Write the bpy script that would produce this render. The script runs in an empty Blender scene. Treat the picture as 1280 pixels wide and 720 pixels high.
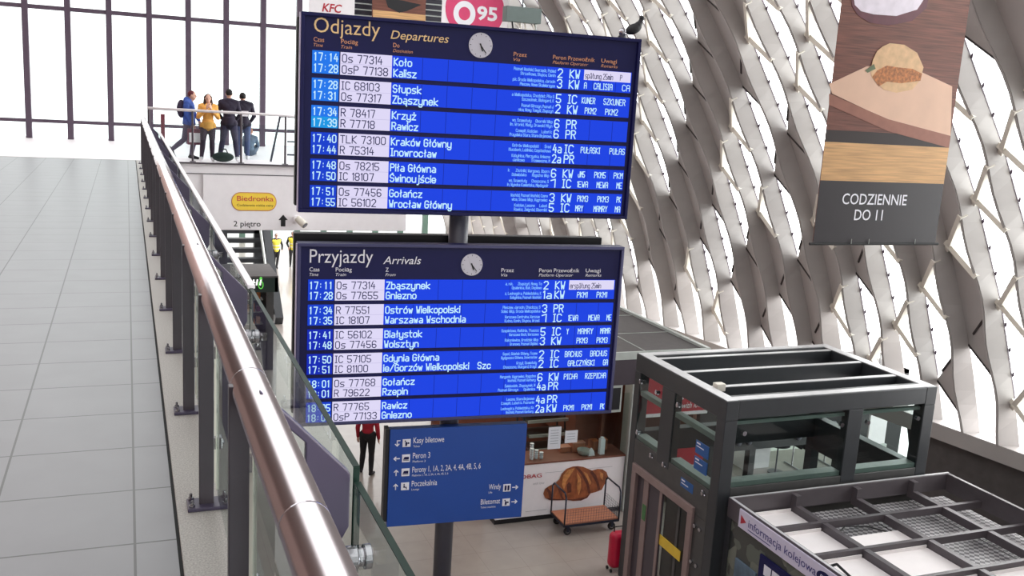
import bpy, math, random
from mathutils import Vector, Matrix
random.seed(7)
SC = bpy.context.scene
COL = SC.collection
rad = math.radians

# ------------------------------------------------------------------ camera
FPX, CX, CY = 1200.0, 640.0, 360.0
EYE = Vector((0, 0, 2.0))
_up = Vector((.0597, -1, -.196)).normalized()
_v = Vector((158 - CX, 98 - CY, FPX))
_yy = (_v - _up * _v.dot(_up)).normalized()
_xx = _yy.cross(_up)
if _xx.x < 0: _xx = -_xx
ROT = Matrix((_xx, _yy, _up))                     # world = ROT @ (right, down, forward)
cam = bpy.data.cameras.new('camera')
cam.lens = 36 * FPX / 1280; cam.sensor_width = 36; cam.sensor_fit = 'HORIZONTAL'
cam.clip_start = .05; cam.clip_end = 400
camo = bpy.data.objects.new('camera', cam); COL.objects.link(camo)
r_, d_, f_ = (ROT @ Vector((1, 0, 0))), (ROT @ Vector((0, 1, 0))), (ROT @ Vector((0, 0, 1)))
camo.matrix_world = Matrix(((r_.x, -d_.x, -f_.x, EYE.x), (r_.y, -d_.y, -f_.y, EYE.y), (r_.z, -d_.z, -f_.z, EYE.z), (0, 0, 0, 1)))
SC.camera = camo

# ------------------------------------------------------------------ light and exposure
SC.view_settings.view_transform = 'Standard'
SC.view_settings.look = 'None'
SC.view_settings.exposure = 0.0
SC.view_settings.gamma = 1.0
SC.view_settings.use_curve_mapping = False
L_BASE, L_FRONT, L_RIGHT, L_ZEN = .62, 1.6, 11.0, 1.7
w = bpy.data.worlds.new('daylight'); SC.world = w; w.use_nodes = True
N, LK = w.node_tree.nodes, w.node_tree.links
N.clear()
def wn(t, **k):
    n = N.new(t)
    for a, b in k.items(): setattr(n, a, b)
    return n
def wmath(op, a, b=None):
    n = wn('ShaderNodeMath', operation=op)
    for i, x in enumerate((a, b)):
        if x is None: continue
        if isinstance(x, (int, float)): n.inputs[i].default_value = x
        else: LK.new(x, n.inputs[i])
    return n.outputs[0]
def wmap(v, a, b, c, d):
    n = wn('ShaderNodeMapRange', interpolation_type='SMOOTHSTEP')
    for i, x in zip((1, 2, 3, 4), (a, b, c, d)): n.inputs[i].default_value = x
    LK.new(v, n.inputs[0]); return n.outputs[0]
tc = wn('ShaderNodeTexCoord'); sp = wn('ShaderNodeSeparateXYZ'); LK.new(tc.outputs['Generated'], sp.inputs[0])
wx, wy, wz = sp.outputs
side = wmath('MAXIMUM', wmath('MULTIPLY', wmap(wy, -.05, .45, 0, 1), L_FRONT), wmath('MULTIPLY', wmap(wx, .15, .8, 0, 1), L_RIGHT))
lowelev = wmap(wz, .35, .9, 1, 0)
fill = wmath('MULTIPLY', wmap(wz, .3, .9, 1, L_ZEN / L_BASE), L_BASE)
tot = wmath('ADD', wmath('MULTIPLY', side, lowelev), fill)
tot = wmath('MULTIPLY', tot, wmap(wz, -.5, -.1, .35, 1))
bg = wn('ShaderNodeBackground'); bg.inputs[0].default_value = (1.0, .985, .975, 1); LK.new(tot, bg.inputs[1])
wo = wn('ShaderNodeOutputWorld'); LK.new(bg.outputs[0], wo.inputs[0])

# ------------------------------------------------------------------ pixel -> point helpers (1280x720 frame)
def ray(px, py): return ROT @ Vector((px - CX, py - CY, FPX))
def on(px, py, axis, val):
    r = ray(px, py); return EYE + r * ((val - EYE[axis]) / r[axis])
def project(p):
    c = ROT.transposed() @ (Vector(p) - EYE)
    return (CX + FPX * c.x / c.z, CY + FPX * c.y / c.z) if c.z > .01 else (-9999, -9999)

# ------------------------------------------------------------------ materials
def lin(c):
    return tuple(((x / 255) / 12.92 if x <= 10.31 else ((x / 255 + .055) / 1.055) ** 2.4) for x in c) + (1,)
def mat(name, c, rough=.5, metal=0, var=.06, scale=6, emit=0, bump=0, spec=.5, stretch=None, coat=0):
    m = bpy.data.materials.new(name); m.use_nodes = True
    nt = m.node_tree; b = nt.nodes['Principled BSDF']
    col = lin(c)
    b.inputs['Roughness'].default_value = rough; b.inputs['Metallic'].default_value = metal
    b.inputs['Specular IOR Level'].default_value = spec
    if coat: b.inputs['Coat Weight'].default_value = coat; b.inputs['Coat Roughness'].default_value = .08
    t = nt.nodes.new('ShaderNodeTexCoord'); nz = nt.nodes.new('ShaderNodeTexNoise'); nz.inputs['Scale'].default_value = scale
    nz.inputs['Detail'].default_value = 4
    src = t.outputs['Object']
    if stretch:
        mp = nt.nodes.new('ShaderNodeMapping'); mp.inputs['Scale'].default_value = stretch
        nt.links.new(src, mp.inputs[0]); src = mp.outputs[0]
    nt.links.new(src, nz.inputs['Vector'])
    rp = nt.nodes.new('ShaderNodeValToRGB')
    rp.color_ramp.elements[0].position = .3; rp.color_ramp.elements[1].position = .7
    rp.color_ramp.elements[0].color = tuple(x * (1 - var) for x in col[:3]) + (1,)
    rp.color_ramp.elements[1].color = tuple(min(1, x * (1 + var)) for x in col[:3]) + (1,)
    nt.links.new(nz.outputs[0], rp.inputs[0]); nt.links.new(rp.outputs[0], b.inputs['Base Color'])
    if emit:
        nt.links.new(rp.outputs[0], b.inputs['Emission Color']); b.inputs['Emission Strength'].default_value = emit
    if bump:
        bp = nt.nodes.new('ShaderNodeBump'); bp.inputs['Strength'].default_value = bump; bp.inputs['Distance'].default_value = .01
        nt.links.new(nz.outputs[0], bp.inputs['Height']); nt.links.new(bp.outputs[0], b.inputs['Normal'])
    return m
def glow(name, c, s=1.0):
    m = bpy.data.materials.new(name); m.use_nodes = True
    b = m.node_tree.nodes['Principled BSDF']; b.inputs['Base Color'].default_value = (.01, .01, .01, 1)
    b.inputs['Roughness'].default_value = .6; b.inputs['Specular IOR Level'].default_value = .03
    b.inputs['Emission Color'].default_value = lin(c); b.inputs['Emission Strength'].default_value = s
    return m
def glass(name, tint=(225, 240, 235), refl=.9, ior=1.5):
    m = bpy.data.materials.new(name); m.use_nodes = True; nt = m.node_tree; nt.nodes.clear()
    o = nt.nodes.new('ShaderNodeOutputMaterial'); mx = nt.nodes.new('ShaderNodeMixShader')
    tr = nt.nodes.new('ShaderNodeBsdfTransparent'); tr.inputs[0].default_value = lin(tint)
    gl = nt.nodes.new('ShaderNodeBsdfGlossy'); gl.inputs['Roughness'].default_value = .02; gl.inputs[0].default_value = (refl,) * 3 + (1,)
    fr = nt.nodes.new('ShaderNodeFresnel'); fr.inputs[0].default_value = ior
    ge = nt.nodes.new('ShaderNodeNewGeometry'); iv = nt.nodes.new('ShaderNodeMath'); iv.operation = 'SUBTRACT'; iv.inputs[0].default_value = 1; nt.links.new(ge.outputs['Backfacing'], iv.inputs[1])
    mu = nt.nodes.new('ShaderNodeMath'); mu.operation = 'MULTIPLY'; nt.links.new(fr.outputs[0], mu.inputs[0]); nt.links.new(iv.outputs[0], mu.inputs[1])
    nt.links.new(mu.outputs[0], mx.inputs[0]); nt.links.new(tr.outputs[0], mx.inputs[1]); nt.links.new(gl.outputs[0], mx.inputs[2])
    nt.links.new(mx.outputs[0], o.inputs[0]); return m
def tile(name, c, mortar, size, msize=.006, rough=.4, var=.05, coat=0, rot=0):
    m = mat(name, c, rough, var=var, scale=3, coat=coat)
    nt = m.node_tree; b = nt.nodes['Principled BSDF']
    t = nt.nodes.new('ShaderNodeTexCoord'); br = nt.nodes.new('ShaderNodeTexBrick'); br.offset = 0
    br.inputs['Scale'].default_value = 1; br.inputs['Brick Width'].default_value = size; br.inputs['Row Height'].default_value = size
    br.inputs['Mortar Size'].default_value = msize; br.inputs['Mortar'].default_value = lin(mortar)
    nt.links.new(t.outputs['Object'], br.inputs['Vector'])
    old = b.inputs['Base Color'].links[0].from_socket
    nt.links.new(old, br.inputs['Color1']); nt.links.new(old, br.inputs['Color2']); nt.links.new(br.outputs['Color'], b.inputs['Base Color'])
    return m
M = dict(
    tile=tile('gallery tile', (126, 126, 131), (60, 60, 62), .6, .006, .35),
    floor=tile('concourse tile', (154, 145, 139), (132, 124, 119), .8, .005, .3, var=.06, coat=.5),
    granite=mat('granite kerb', (168, 163, 160), .5, var=.3, scale=120),
    joint=mat('black joint', (25, 25, 27), .8),
    white=mat('white panel', (240, 236, 240), .45, var=.02),
    plaster=mat('warm wall', (140, 116, 108), .8, var=.05),
    steelpaint=mat('purple grey paint', (70, 62, 70), .4, var=.05),
    violet=mat('violet paint', (74, 66, 88), .32, var=.05),
    stainless=mat('stainless steel', (226, 220, 224), .24, 1, var=.03, scale=20, stretch=(40, .3, 40)),
    chrome=mat('chrome', (178, 176, 182), .16, 1, var=.02),
    glass=glass('clear glass', (244, 249, 247), .8, 1.4), lift_glass=glass('smoked glass', (214, 222, 220), .8, 1.4), pane=glass('window glass', (246, 250, 250)),
    edge=mat('green glass edge', (26, 50, 42), .4, spec=.2, var=.25, scale=9),
    mull=mat('mullion', (82, 68, 84), .5),
    navy=mat('navy casing', (22, 23, 76), .45, var=.04, spec=.25),
    bezel=mat('navy bezel', (66, 66, 104), .3, .2, var=.03),
    black=mat('black casing', (22, 22, 28), .5),
    pole=mat('dark post', (72, 72, 84), .35, var=.04),
    cream=mat('cream letters', (240, 206, 150), .5, var=.02), orange=mat('orange letters', (226, 160, 118), .5, var=.02),
    lettw=mat('white letters', (238, 238, 246), .5, var=.02),
    clock=mat('clock face', (206, 204, 216), .4, var=.01), ink=mat('black ink', (20, 20, 24), .5),
    signblue=mat('sign blue', (24, 72, 158), .35, var=.05, scale=1.5),
    facade=mat('facade panel', (176, 172, 170), .55, var=.05, scale=1.2), seal=mat('facade joint', (52, 46, 46), .7),
    frame=mat('facade frame', (222, 217, 206), .5, var=.03),
    char=mat('charcoal steel', (48, 51, 55), .4, .1, var=.06, spec=.6), dark=mat('dark panel', (66, 66, 66), .4, var=.1),
    roofgrey=mat('dark roof', (80, 76, 76), .7, var=.1), ledge=mat('light ledge', (176, 182, 178), .4),
    pinksteel=mat('brushed door frame', (150, 130, 128), .35, .4), yellow=mat('yellow stripe', (226, 190, 60), .5),
    brown=mat('brown wall', (112, 66, 52), .6, var=.1), red=mat('red panel', (178, 34, 52), .45, var=.06),
    paper=mat('paper', (226, 230, 238), .6, var=.02), card=mat('cardboard', (178, 112, 84), .7, var=.08),
    skin=mat('skin', (214, 168, 148), .5, var=.04), rubber=mat('rubber', (30, 30, 32), .7),
    ply=mat('plywood deck', (178, 116, 88), .6, var=.15, scale=4, stretch=(1, 8, 8)),
    navysteel=mat('dark tube', (34, 38, 56), .35, .3), green=mat('dark green', (26, 44, 40), .4),
    kframe=mat('grey kiosk frame', (84, 78, 82), .4, var=.05),
    cap=mat('lit beam top', (206, 206, 208), .4, .2, var=.08),  # pale tone stands for overhead light on beam tops
    lit_side=mat('lit casing side', (176, 164, 190), .4),
    lilac=mat('lilac fascia', (216, 210, 228), .45, var=.02), ceil=mat('white ceiling panel', (243, 238, 238), .6, var=.02),
)

# ------------------------------------------------------------------ mesh builder
class MB:
    def __init__(s): s.v = []; s.f = []; s.m = []
    def add(s, vs, fs, m=0):
        o = len(s.v); s.v += [Vector(p) for p in vs]; s.f += [tuple(i + o for i in f) for f in fs]; s.m += [m] * len(fs); return s
    def box(s, x0, x1, y0, y1, z0, z1, m=0):
        return s.add([(x0, y0, z0), (x1, y0, z0), (x1, y1, z0), (x0, y1, z0), (x0, y0, z1), (x1, y0, z1), (x1, y1, z1), (x0, y1, z1)],
                     [(3, 2, 1, 0), (4, 5, 6, 7), (0, 1, 5, 4), (1, 2, 6, 5), (2, 3, 7, 6), (3, 0, 4, 7)], m)
    def cyl(s, a, b, r0, r1=None, n=16, m=0, cap=True):
        a, b = Vector(a), Vector(b); r1 = r0 if r1 is None else r1
        d = (b - a).normalized(); u = d.orthogonal().normalized(); v = d.cross(u)
        P = [a + (u * math.cos(2 * math.pi * i / n) + v * math.sin(2 * math.pi * i / n)) * r0 for i in range(n)]
        Q = [b + (u * math.cos(2 * math.pi * i / n) + v * math.sin(2 * math.pi * i / n)) * r1 for i in range(n)]
        F = [(i, (i + 1) % n, n + (i + 1) % n, n + i) for i in range(n)]
        if cap: F += [tuple(reversed(range(n))), tuple(range(n, 2 * n))]
        return s.add(P + Q, F, m)
    def tube(s, pts, r, n=8, m=0):
        pts = [Vector(p) for p in pts]
        for i, (a, b) in enumerate(zip(pts, pts[1:])):
            s.cyl(a, b, r, n=n, m=m)
            if i: s.ball(a, (r, r, r), n, max(4, n // 2), m)
        return s
    def bar(s, a, b, wdt, hgt, up=(0, 0, 1), m=0):
        a, b = Vector(a), Vector(b); d = (b - a).normalized(); sd = d.cross(Vector(up)).normalized(); u = sd.cross(d)
        vs = [p + sd * i * wdt / 2 + u * j * hgt / 2 for p in (a, b) for i, j in ((-1, -1), (1, -1), (1, 1), (-1, 1))]
        return s.add(vs, [(0, 1, 2, 3), (7, 6, 5, 4), (0, 4, 5, 1), (1, 5, 6, 2), (2, 6, 7, 3), (3, 7, 4, 0)], m)
    def ball(s, c, r, n=12, k=8, m=0, rotm=None):
        c = Vector(c); vs = []; fs = []
        for j in range(1, k):
            t = math.pi * j / k
            for i in range(n):
                p = 2 * math.pi * i / n
                q = Vector((r[0] * math.sin(t) * math.cos(p), r[1] * math.sin(t) * math.sin(p), r[2] * math.cos(t)))
                vs.append(c + (rotm @ q if rotm else q))
        top = Vector((0, 0, r[2])); top = rotm @ top if rotm else top
        vs += [c + top, c - top]; a = (k - 1) * n
        for j in range(k - 2):
            for i in range(n): fs.append((j * n + i, (j + 1) * n + i, (j + 1) * n + (i + 1) % n, j * n + (i + 1) % n))
        for i in range(n):
            fs.append((a, i, (i + 1) % n)); fs.append((a + 1, (k - 2) * n + (i + 1) % n, (k - 2) * n + i))
        return s.add(vs, fs, m)
    def limb(s, pts, rs, n=10):
        for (a, b), (p, q) in zip(zip(pts, pts[1:]), zip(rs, rs[1:])): s.cyl(a, b, p, q, n)
        for a, r in zip(pts, rs): s.ball(a, (r, r, r), n, 8)
        return s
    def prism(s, poly, o, ax, ay, dz, m=0):
        """polygon in the plane (o, ax, ay) extruded by vector dz"""
        o, ax, ay, dz = Vector(o), Vector(ax), Vector(ay), Vector(dz); n = len(poly)
        P = [o + ax * x + ay * y for x, y in poly]
        flip = ax.cross(ay).dot(dz) < 0
        area = sum(poly[i][0] * poly[(i + 1) % n][1] - poly[(i + 1) % n][0] * poly[i][1] for i in range(n))
        if area < 0: flip = not flip
        F = [tuple(range(n, 2 * n)), tuple(reversed(range(n)))] + [(i, (i + 1) % n, n + (i + 1) % n, n + i) for i in range(n)]
        if flip: F = [tuple(reversed(f)) for f in F]
        return s.add(P + [p + dz for p in P], F, m)
    def build(s, name, mats, parent=None, bevel=0, smooth=False, local=False, seg=2):
        me = bpy.data.meshes.new(name)
        inv = Matrix()
        if parent is not None and not local:
            inv = (Matrix.Translation(parent['_l']) @ Matrix.Rotation(parent['_r'], 4, 'Z')).inverted()
        me.from_pydata([inv @ p for p in s.v], [], s.f)
        if not isinstance(mats, (list, tuple)): mats = [mats]
        for x in mats: me.materials.append(x)
        for p, k in zip(me.polygons, s.m): p.material_index = k; p.use_smooth = smooth
        o = bpy.data.objects.new(name, me); COL.objects.link(o)
        if parent is not None: o.parent = parent; o['_l'] = parent['_l']; o['_r'] = parent['_r']
        if bevel:
            b = o.modifiers.new('bevel', 'BEVEL'); b.width = bevel; b.segments = seg; b.limit_method = 'ANGLE'
        return o
def empty(name, loc, rz=0):
    o = bpy.data.objects.new(name, None); COL.objects.link(o); o.location = loc; o.rotation_euler.z = rz
    o.empty_display_size = .2; o['_l'] = list(loc); o['_r'] = rz; return o
def tag(o, label=None, cat=None, group=None, kind=None):
    if label: o['label'] = label
    if cat: o['category'] = cat
    if group: o['group'] = group
    if kind: o['kind'] = kind
    return o
def thing(name, loc, label, cat, group=None, rz=0): return tag(empty(name, loc, rz), label, cat, group)
def struct(o): o['kind'] = 'structure'; return o
def copy_tree(o, parent=None):
    c = o.copy(); COL.objects.link(c)
    if parent is not None: c.parent = parent
    for ch in [x for x in COL.objects if x.parent == o]: copy_tree(ch, c)
    return c

# lettering: glyph meshes from the built-in font
_fc = bpy.data.curves.new('glyphs', 'FONT'); _fo = bpy.data.objects.new('glyphs', _fc); COL.objects.link(_fo)
_cache = {}
def glyphs(txt, bold=0, shear=0):
    k = (txt, bold, shear)
    if k not in _cache:
        _fc.body = txt; _fc.size = 1; _fc.shear = shear; _fc.offset = bold; _fc.resolution_u = 3
        bpy.context.view_layer.update()
        e = _fo.evaluated_get(bpy.context.evaluated_depsgraph_get()); me = e.to_mesh()
        _cache[k] = ([v.co.copy() for v in me.vertices], [tuple(p.vertices) for p in me.polygons]); e.to_mesh_clear()
    return _cache[k]
CAP = max(v.y for v in glyphs('H')[0])
def write(mb, txt, o, ax, ay, cap, width=None, bold=0, shear=0, align='L', squeeze=1.0, lift=.004, m=0):
    vs, fs = glyphs(txt, bold, shear)
    if not vs: return
    x0, x1 = min(v.x for v in vs), max(v.x for v in vs)
    sy = cap / CAP; sx = width / (x1 - x0) if width else sy * squeeze
    wd = (x1 - x0) * sx; off = {'L': 0, 'R': -wd, 'C': -wd / 2}[align]
    o, ax, ay = Vector(o), Vector(ax), Vector(ay); nz = ax.cross(ay)
    mb.add([o + ax * ((v.x - x0) * sx + off) + ay * v.y * sy + nz * lift for v in vs], fs, m)

SF = {}
for _l in """0 123243473818070312|1 172822|2 07183847460242|3 07183847463525,354443321203|4 280444,3632|5 480805354443321203|6 473818070312324344351504|7 084822|8 351506071838474635,3544433212030415|9 031232434738180706153546
A 020718384742,0545|B 02083847463505,3544433202|C 4738180703123243|D 02082847432202|E 48080242,0535|F 480802,0535|G 47381807031232434525|H 0208,4842,0545|I 1838,2822,1232|J 484332120305|K 0208,480542|L 080242|M 0208254842|N 02084248
O 123243473818070312|P 02083847463505|R 02083847463505,2542|S 4738180706153544433212 03|T 0848,2822|U 080312324348|V 082248|W 0812253248|X 0842,0248|Y 082548,2522|Z 08480242
a 16364542,441403123243|b 0802,0516364543321203|c 4536160503123243|d 4842,4536160503123243|e 04444536160503123243|f 38281722,0636|g 4536160503123243,4641301001|h 0802,0516364542|i 2622,2728|j 26211000,2728|k 0802,460442|l 2822|m 0602,05162522,25364542|n 0602,0516364542
o 123243453616050312|p 0600,0516364543321203|r 0602,05162636|s 4616051434433202|t 18132232,0636|u 0603123243,4642|v 062246|w 0612253246|x 0642,0246|y 0603123243,4641301001|z 06460242|/ 0248|, 2221|. 2223
ł 2822,1536|ż 06460242,2728|ź 06460242,2738|ą 16364542,441403123243,423140|ę 04444536160503123243,223130|ó 123243453616050312,2738|ś 4616051434433202,2738|ć 4536160503123243,2738|ń 0602,0516364542,2738|Ś 473818070615354443321203,2939|Ł 080242,0526|Ń 02084248,2939|Ż 08480242,2829|ä 16364542,441403123243,1718,3738""".replace('\n', '|').split('|'):
    _k, _p = _l[0], _l[2:].replace(' ', '')
    SF[_k] = [[(int(q[i]), int(q[i + 1]) - 2) for i in range(0, len(q), 2)] for q in _p.split(',')]
def screen(mb, txt, o, ax, ay, cap, sx=.8, sw=.014, width=None, align='L', lift=.006, mono=False):
    """condensed screen lettering drawn with strokes on a 4 x 6 grid"""
    x = 0; segs = []
    for ch in txt:
        if ch == ' ': x += 3.2; continue
        g = SF[ch]; lo = 0 if mono else min(p[0] for st_ in g for p in st_); hi = 4 if mono else max(p[0] for st_ in g for p in st_)
        for st_ in g: segs += [((a[0] - lo + x, a[1]), (b[0] - lo + x, b[1])) for a, b in zip(st_, st_[1:])]
        x += hi - lo + 1.7
    if not segs: return
    x -= 1.7; uy = cap / 6; ux = (width - sw) / x if width else uy * sx; wd = x * ux
    off = {'L': sw / 2, 'R': -wd - sw / 2}[align]; o, ax, ay = Vector(o), Vector(ax), Vector(ay); nz = ax.cross(ay); h = sw / 2
    for a, b in segs:
        A = Vector((a[0] * ux + off, a[1] * uy)); B = Vector((b[0] * ux + off, b[1] * uy)); d = (B - A).normalized(); n_ = Vector((-d.y, d.x)) * h
        mb.add([o + ax * q.x + ay * q.y + nz * lift for q in (A - d * h * .7 - n_, B + d * h * .7 - n_, B + d * h * .7 + n_, A - d * h * .7 + n_)], [(0, 1, 2, 3)])

# ================================================================== THE SETTING
F0 = -7.0                                                  # concourse level; the gallery is z = 0
struct(MB().box(-8, 30, -6, 62, F0 - .3, F0).build('floor', M['floor']))
struct(MB().box(-6, .172, -6, 25.5, -.4, 0).build('gallery_floor', M['tile']))
struct(MB().box(.172, .187, -6, 25.5, -.4, -.012).build('trim_1', M['joint']))
struct(MB().box(.187, .5, -6, 25.5, -.4, 0).build('kerb_strip', M['granite'], bevel=.004))
struct(MB().box(-6.3, -6, -6, 40, F0, 9).build('blocking_wall_left', M['plaster']))  # unseen wall, added to block side light and tint the handrail reflection
struct(MB().box(-6, 7.1, 25.5, 34, -1.72, 0, 0).box(-6, 7.12, 25.42, 25.5, -.035, 0.0, 1).box(-6, 7.1, 25.47, 25.5, -.29, -.275, 1)
       .build('bridge_deck', [M['white'], M['steelpaint']]))
struct(MB().box(-6, -.9, -6, 5.5, 4.1, 4.4).build('ceiling', M['plaster']))  # unseen slab, added and sized to shade the near walkway and handrail
# tall glass wall behind the upper platform
w1 = struct(empty('window_1', (0, 33, 0)))
xs = [.686 + 1.157 * k for k in range(-6, 13)]
for k, x in enumerate(xs):
    MB().box(x - .085, x + .085, 32.9, 33.15, 0, 9).build('mullion', M['mull'], w1)
for z, h in ((.53, .05), (3.9, .06), (7.2, .06)):
    MB().box(xs[0], xs[-1], 32.93, 33.1, z - h, z + h).build('transom', M['mull'], w1)
for a, b in zip(xs, xs[1:]):
    MB().box(a + .085, b - .085, 33.01, 33.02, 0, 9).build('pane', M['pane'], w1)
# far glazing of the concourse
w2 = struct(empty('window_2', (8, 58, F0)))
for k in range(18):
    x = -5 + 1.6 * k
    MB().box(x - .16, x + .16, 57.9, 58.2, F0, -2.6).build('mullion', mat('green frame', (70, 96, 84), .5) if k == 0 else bpy.data.materials['green frame'], w2)
    MB().box(x + .16, x + 1.44, 58.02, 58.04, F0, -2.6).build('pane', M['pane'], w2)
for z in (-4.2, -2.7): MB().box(-5, 23.8, 57.95, 58.1, z - .08, z + .08).build('transom', bpy.data.materials['green frame'], w2)

# ------------------------------------------------------------------ folded lattice facade on the right
fa = rad(9); WF = Vector((-math.sin(fa), math.cos(fa), 0)); WN = Vector((-math.cos(fa), -math.sin(fa), 0))
FP = Vector((15.168, 19.137, 0)); PU, PV, FW, FD = .86, 1.97, .23, .37
def lean(z): t = z + 3.25; return .22 * t + .020 * t * t if t > -5 else .22 * t + .5
def fac(u, n, z):
    t = z + 3.25; u = u - .13 * t - .012 * t * abs(t)
    q = FP - WF * u + WN * (n + lean(z)); return Vector((q.x, q.y, z))
DARK = [[(845, -60), (950, -60), (945, 60), (955, 110), (925, 170), (915, 230), (890, 300), (862, 350), (845, 420), (800, 420), (795, 280), (830, 200), (868, 150), (878, 90)],
        [(965, 140), (1015, 150), (1020, 240), (980, 240)], [(948, 310), (1012, 312), (1040, 320), (1036, 460), (912, 460), (914, 350)],
        [(1050, 230), (1110, 250), (1125, 350), (1058, 350)], [(668, -40), (700, -40), (715, 40), (690, 40)], [(733, -40), (772, -40), (775, 45), (755, 50)],
        [(1130, 60), (1170, 90), (1190, 300), (1150, 330)], [(1210, -40), (1280, -40), (1280, 120), (1230, 60)], [(1200, 330), (1270, 330), (1270, 500), (1190, 500)],
        [(795, 280), (826, 280), (826, 350), (798, 350)], [(640, 270), (670, 270), (670, 320), (640, 320)], [(700, 270), (715, 270), (715, 320), (700, 320)]]
def inside(p, poly):
    x, y = p; c = False
    for (a, b), (d, e) in zip(poly, poly[1:] + poly[:1]):
        if (b > y) != (e > y) and x < (d - a) * (y - b) / (e - b) + a: c = not c
    return c
def closed(u, z): return any(inside(project(fac(u, .1, z)), g) for g in DARK)
wr = struct(empty('wall_right', (15, 19, F0)))
ZLO, ZHI = -4.15, 7.6
for i in range(-20, 14):
    u0 = -.77 - FW * PU + i * PU
    ub, u1 = u0 + FW * PU, u0 + PU
    zb = -3.27 + (PV / 2 if i % 2 else 0)
    zvs = [zb + PV * k for k in range(0, 6)]
    def ridge(j, z):                                       # front ridge, swinging gently with the cells
        ph = (z - (-3.27 + (PV / 2 if j % 2 else 0))) / PV
        return -.77 - FW * PU + j * PU + .045 * math.cos(2 * math.pi * (ph - .05))
    S = MB(); seals = []
    zz = [ZLO + (ZHI - ZLO) * k / 40 for k in range(41)]
    for a, b in zip(zz, zz[1:]):                           # broad face of the lamella: ridge, a rounded shoulder, valley
        pr = []
        for z in (a, b):
            r0 = ridge(i, z)
            pr.append([fac(r0 + .02, FD - .09, z), fac(r0, FD, z), fac(r0 + .035, FD + .005, z), fac(ub, 0, z)])
        for k in range(3): S.add([pr[0][k], pr[0][k + 1], pr[1][k + 1], pr[1][k]], [(0, 1, 2, 3)])
    lam_pos = S
    wins = []
    def ret(t, z):                                        # point on the return panel: t = 0 valley, 1 next ridge
        return fac(ub + (ridge(i + 1, z) + .02 - ub) * t, (FD - .09) * t, z)
    for k, zv in enumerate(zvs):
        zt, zd = zv + .37 * PV, zv - .27 * PV
        cl = closed(u1 - .15 * PU, zv + .03)
        tri = [(0, zv), (1, zd), (1, zt)]
        if cl:
            n = 6
            for q in range(n):
                za0, za1 = zd + (zt - zd) * q / n, zd + (zt - zd) * (q + 1) / n
                S.add([ret(0, zv), ret(1, za0), ret(1, za1)], [(0, 1, 2)])
            seals += [((0, zv - .02), (1, zd)), ((.35, zv + .13 * PV), (1, zt))]
        else: wins.append((zv, zt, zd))
        if k + 1 < len(zvs):
            zn = zvs[k + 1]; zr0, zr1 = zt, zn - .27 * PV
            if closed(ub + .28 * PU, (zv + zn) / 2):
                n = 6
                for q in range(n):
                    f0, f1 = q / n, (q + 1) / n
                    S.add([ret(0, zv + (zn - zv) * f0), ret(1, zr0 + (zr1 - zr0) * f0), ret(1, zr0 + (zr1 - zr0) * f1), ret(0, zv + (zn - zv) * f1)], [(0, 1, 2, 3)])
            else: wins.append((zv, zn, zr0, zr1))
    lam = S.build('lamella', M['facade'], wr)
    sd = lam.modifiers.new('thickness', 'SOLIDIFY'); sd.thickness = .035; sd.offset = 0
    sm = MB()
    for (t0, z0), (t1, z1) in seals:
        sm.bar(ret(t0, z0) + WN * .012, ret(t1, z1) + WN * .012, .04, .05, up=WN)
    if seals: sm.build('joint_seal', M['seal'], lam)
    for wv in wins:
        if len(wv) == 3:                                   # small three-cornered framed window
            zv, zt, zd = wv
            A, B, C_ = ret(.03, zv), ret(1, zd), ret(1, zt)
            cen = (A + B + C_) / 3
            m_ = MB()
            for a, b in ((A, B), (A, C_)):
                q_ = (cen - (a + b) / 2).normalized() * .05
                m_.bar(a + q_ + WN * .05 + (a - b).normalized() * .04, b + q_ + WN * .05, .10, .16, up=WN)
            fr = m_.build('window_frame', M['frame'], lam)
            MB().add([A - WN * .1, B - WN * .1, C_ - WN * .1], [(0, 1, 2)]).build('pane', M['pane'], lam)
        else:
            zv, zn, zr0, zr1 = wv
            m_ = MB().add([ret(0, zv) - WN * .05, ret(1, zr0) - WN * .05, ret(1, zr1) - WN * .05, ret(0, zn) - WN * .05], [(0, 1, 2, 3)])
            fr = m_.build('pane', M['pane'], lam)
            h_ = MB().bar(ret(.02, zv + .1), ret(.02, zn - .1), .014, .03, up=WN)
            for q in (.3, .55, .8): h_.ball(ret(.06, zv + (zn - zv) * q), (.022, .022, .05), 8, 6)
            h_.build('window_frame', M['mull'], lam)

lt_ = MB()
for k in range(30):
    a, b = -17 + k, -16 + k
    lt_.add([fac(u, n, z) for u in (a, b) for n, z in ((FD, ZLO - .35), (FD, ZLO + .01), (-.1, ZLO + .01), (-.1, ZLO - .35))], [(0, 1, 5, 4), (1, 2, 6, 5), (3, 0, 4, 7)])
struct(lt_.build('trim_2', M['facade']))
bw_ = MB()
for k in range(9):
    a, b = 3.6 + k, 4.6 + k
    bw_.add([fac(u, n, z) for u in (a, b) for n, z in ((.2, F0), (.2, ZLO - .35), (0, ZLO - .35), (0, F0))], [(0, 1, 5, 4), (1, 2, 6, 5), (3, 0, 4, 7), (2, 3, 7, 6)])
struct(bw_.build('trim_3', M['roofgrey']))
be = MB()
a_, b_ = fac(9.2, .1, ZHI), fac(9.2, .1, F0)
def wedge(u0_, u1_, z0_, z1_, d0, d1):                      # unseen plain wall past the facade, added to block side light
    vs = [FP - WF * u + WN * n + UPV * z for u in (u0_, u1_) for n, z in ((d0, z0_), (d1, z1_), (d1 - .3, z1_), (d0 - .3, z0_))]
    be.add(vs, [(0, 1, 5, 4), (1, 2, 6, 5), (2, 3, 7, 6), (3, 0, 4, 7), (0, 3, 2, 1), (4, 5, 6, 7)])
UPV = Vector((0, 0, 1))
zs_ = [ZLO - .4, -2, 0, 2, 4, 6, ZHI]
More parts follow.
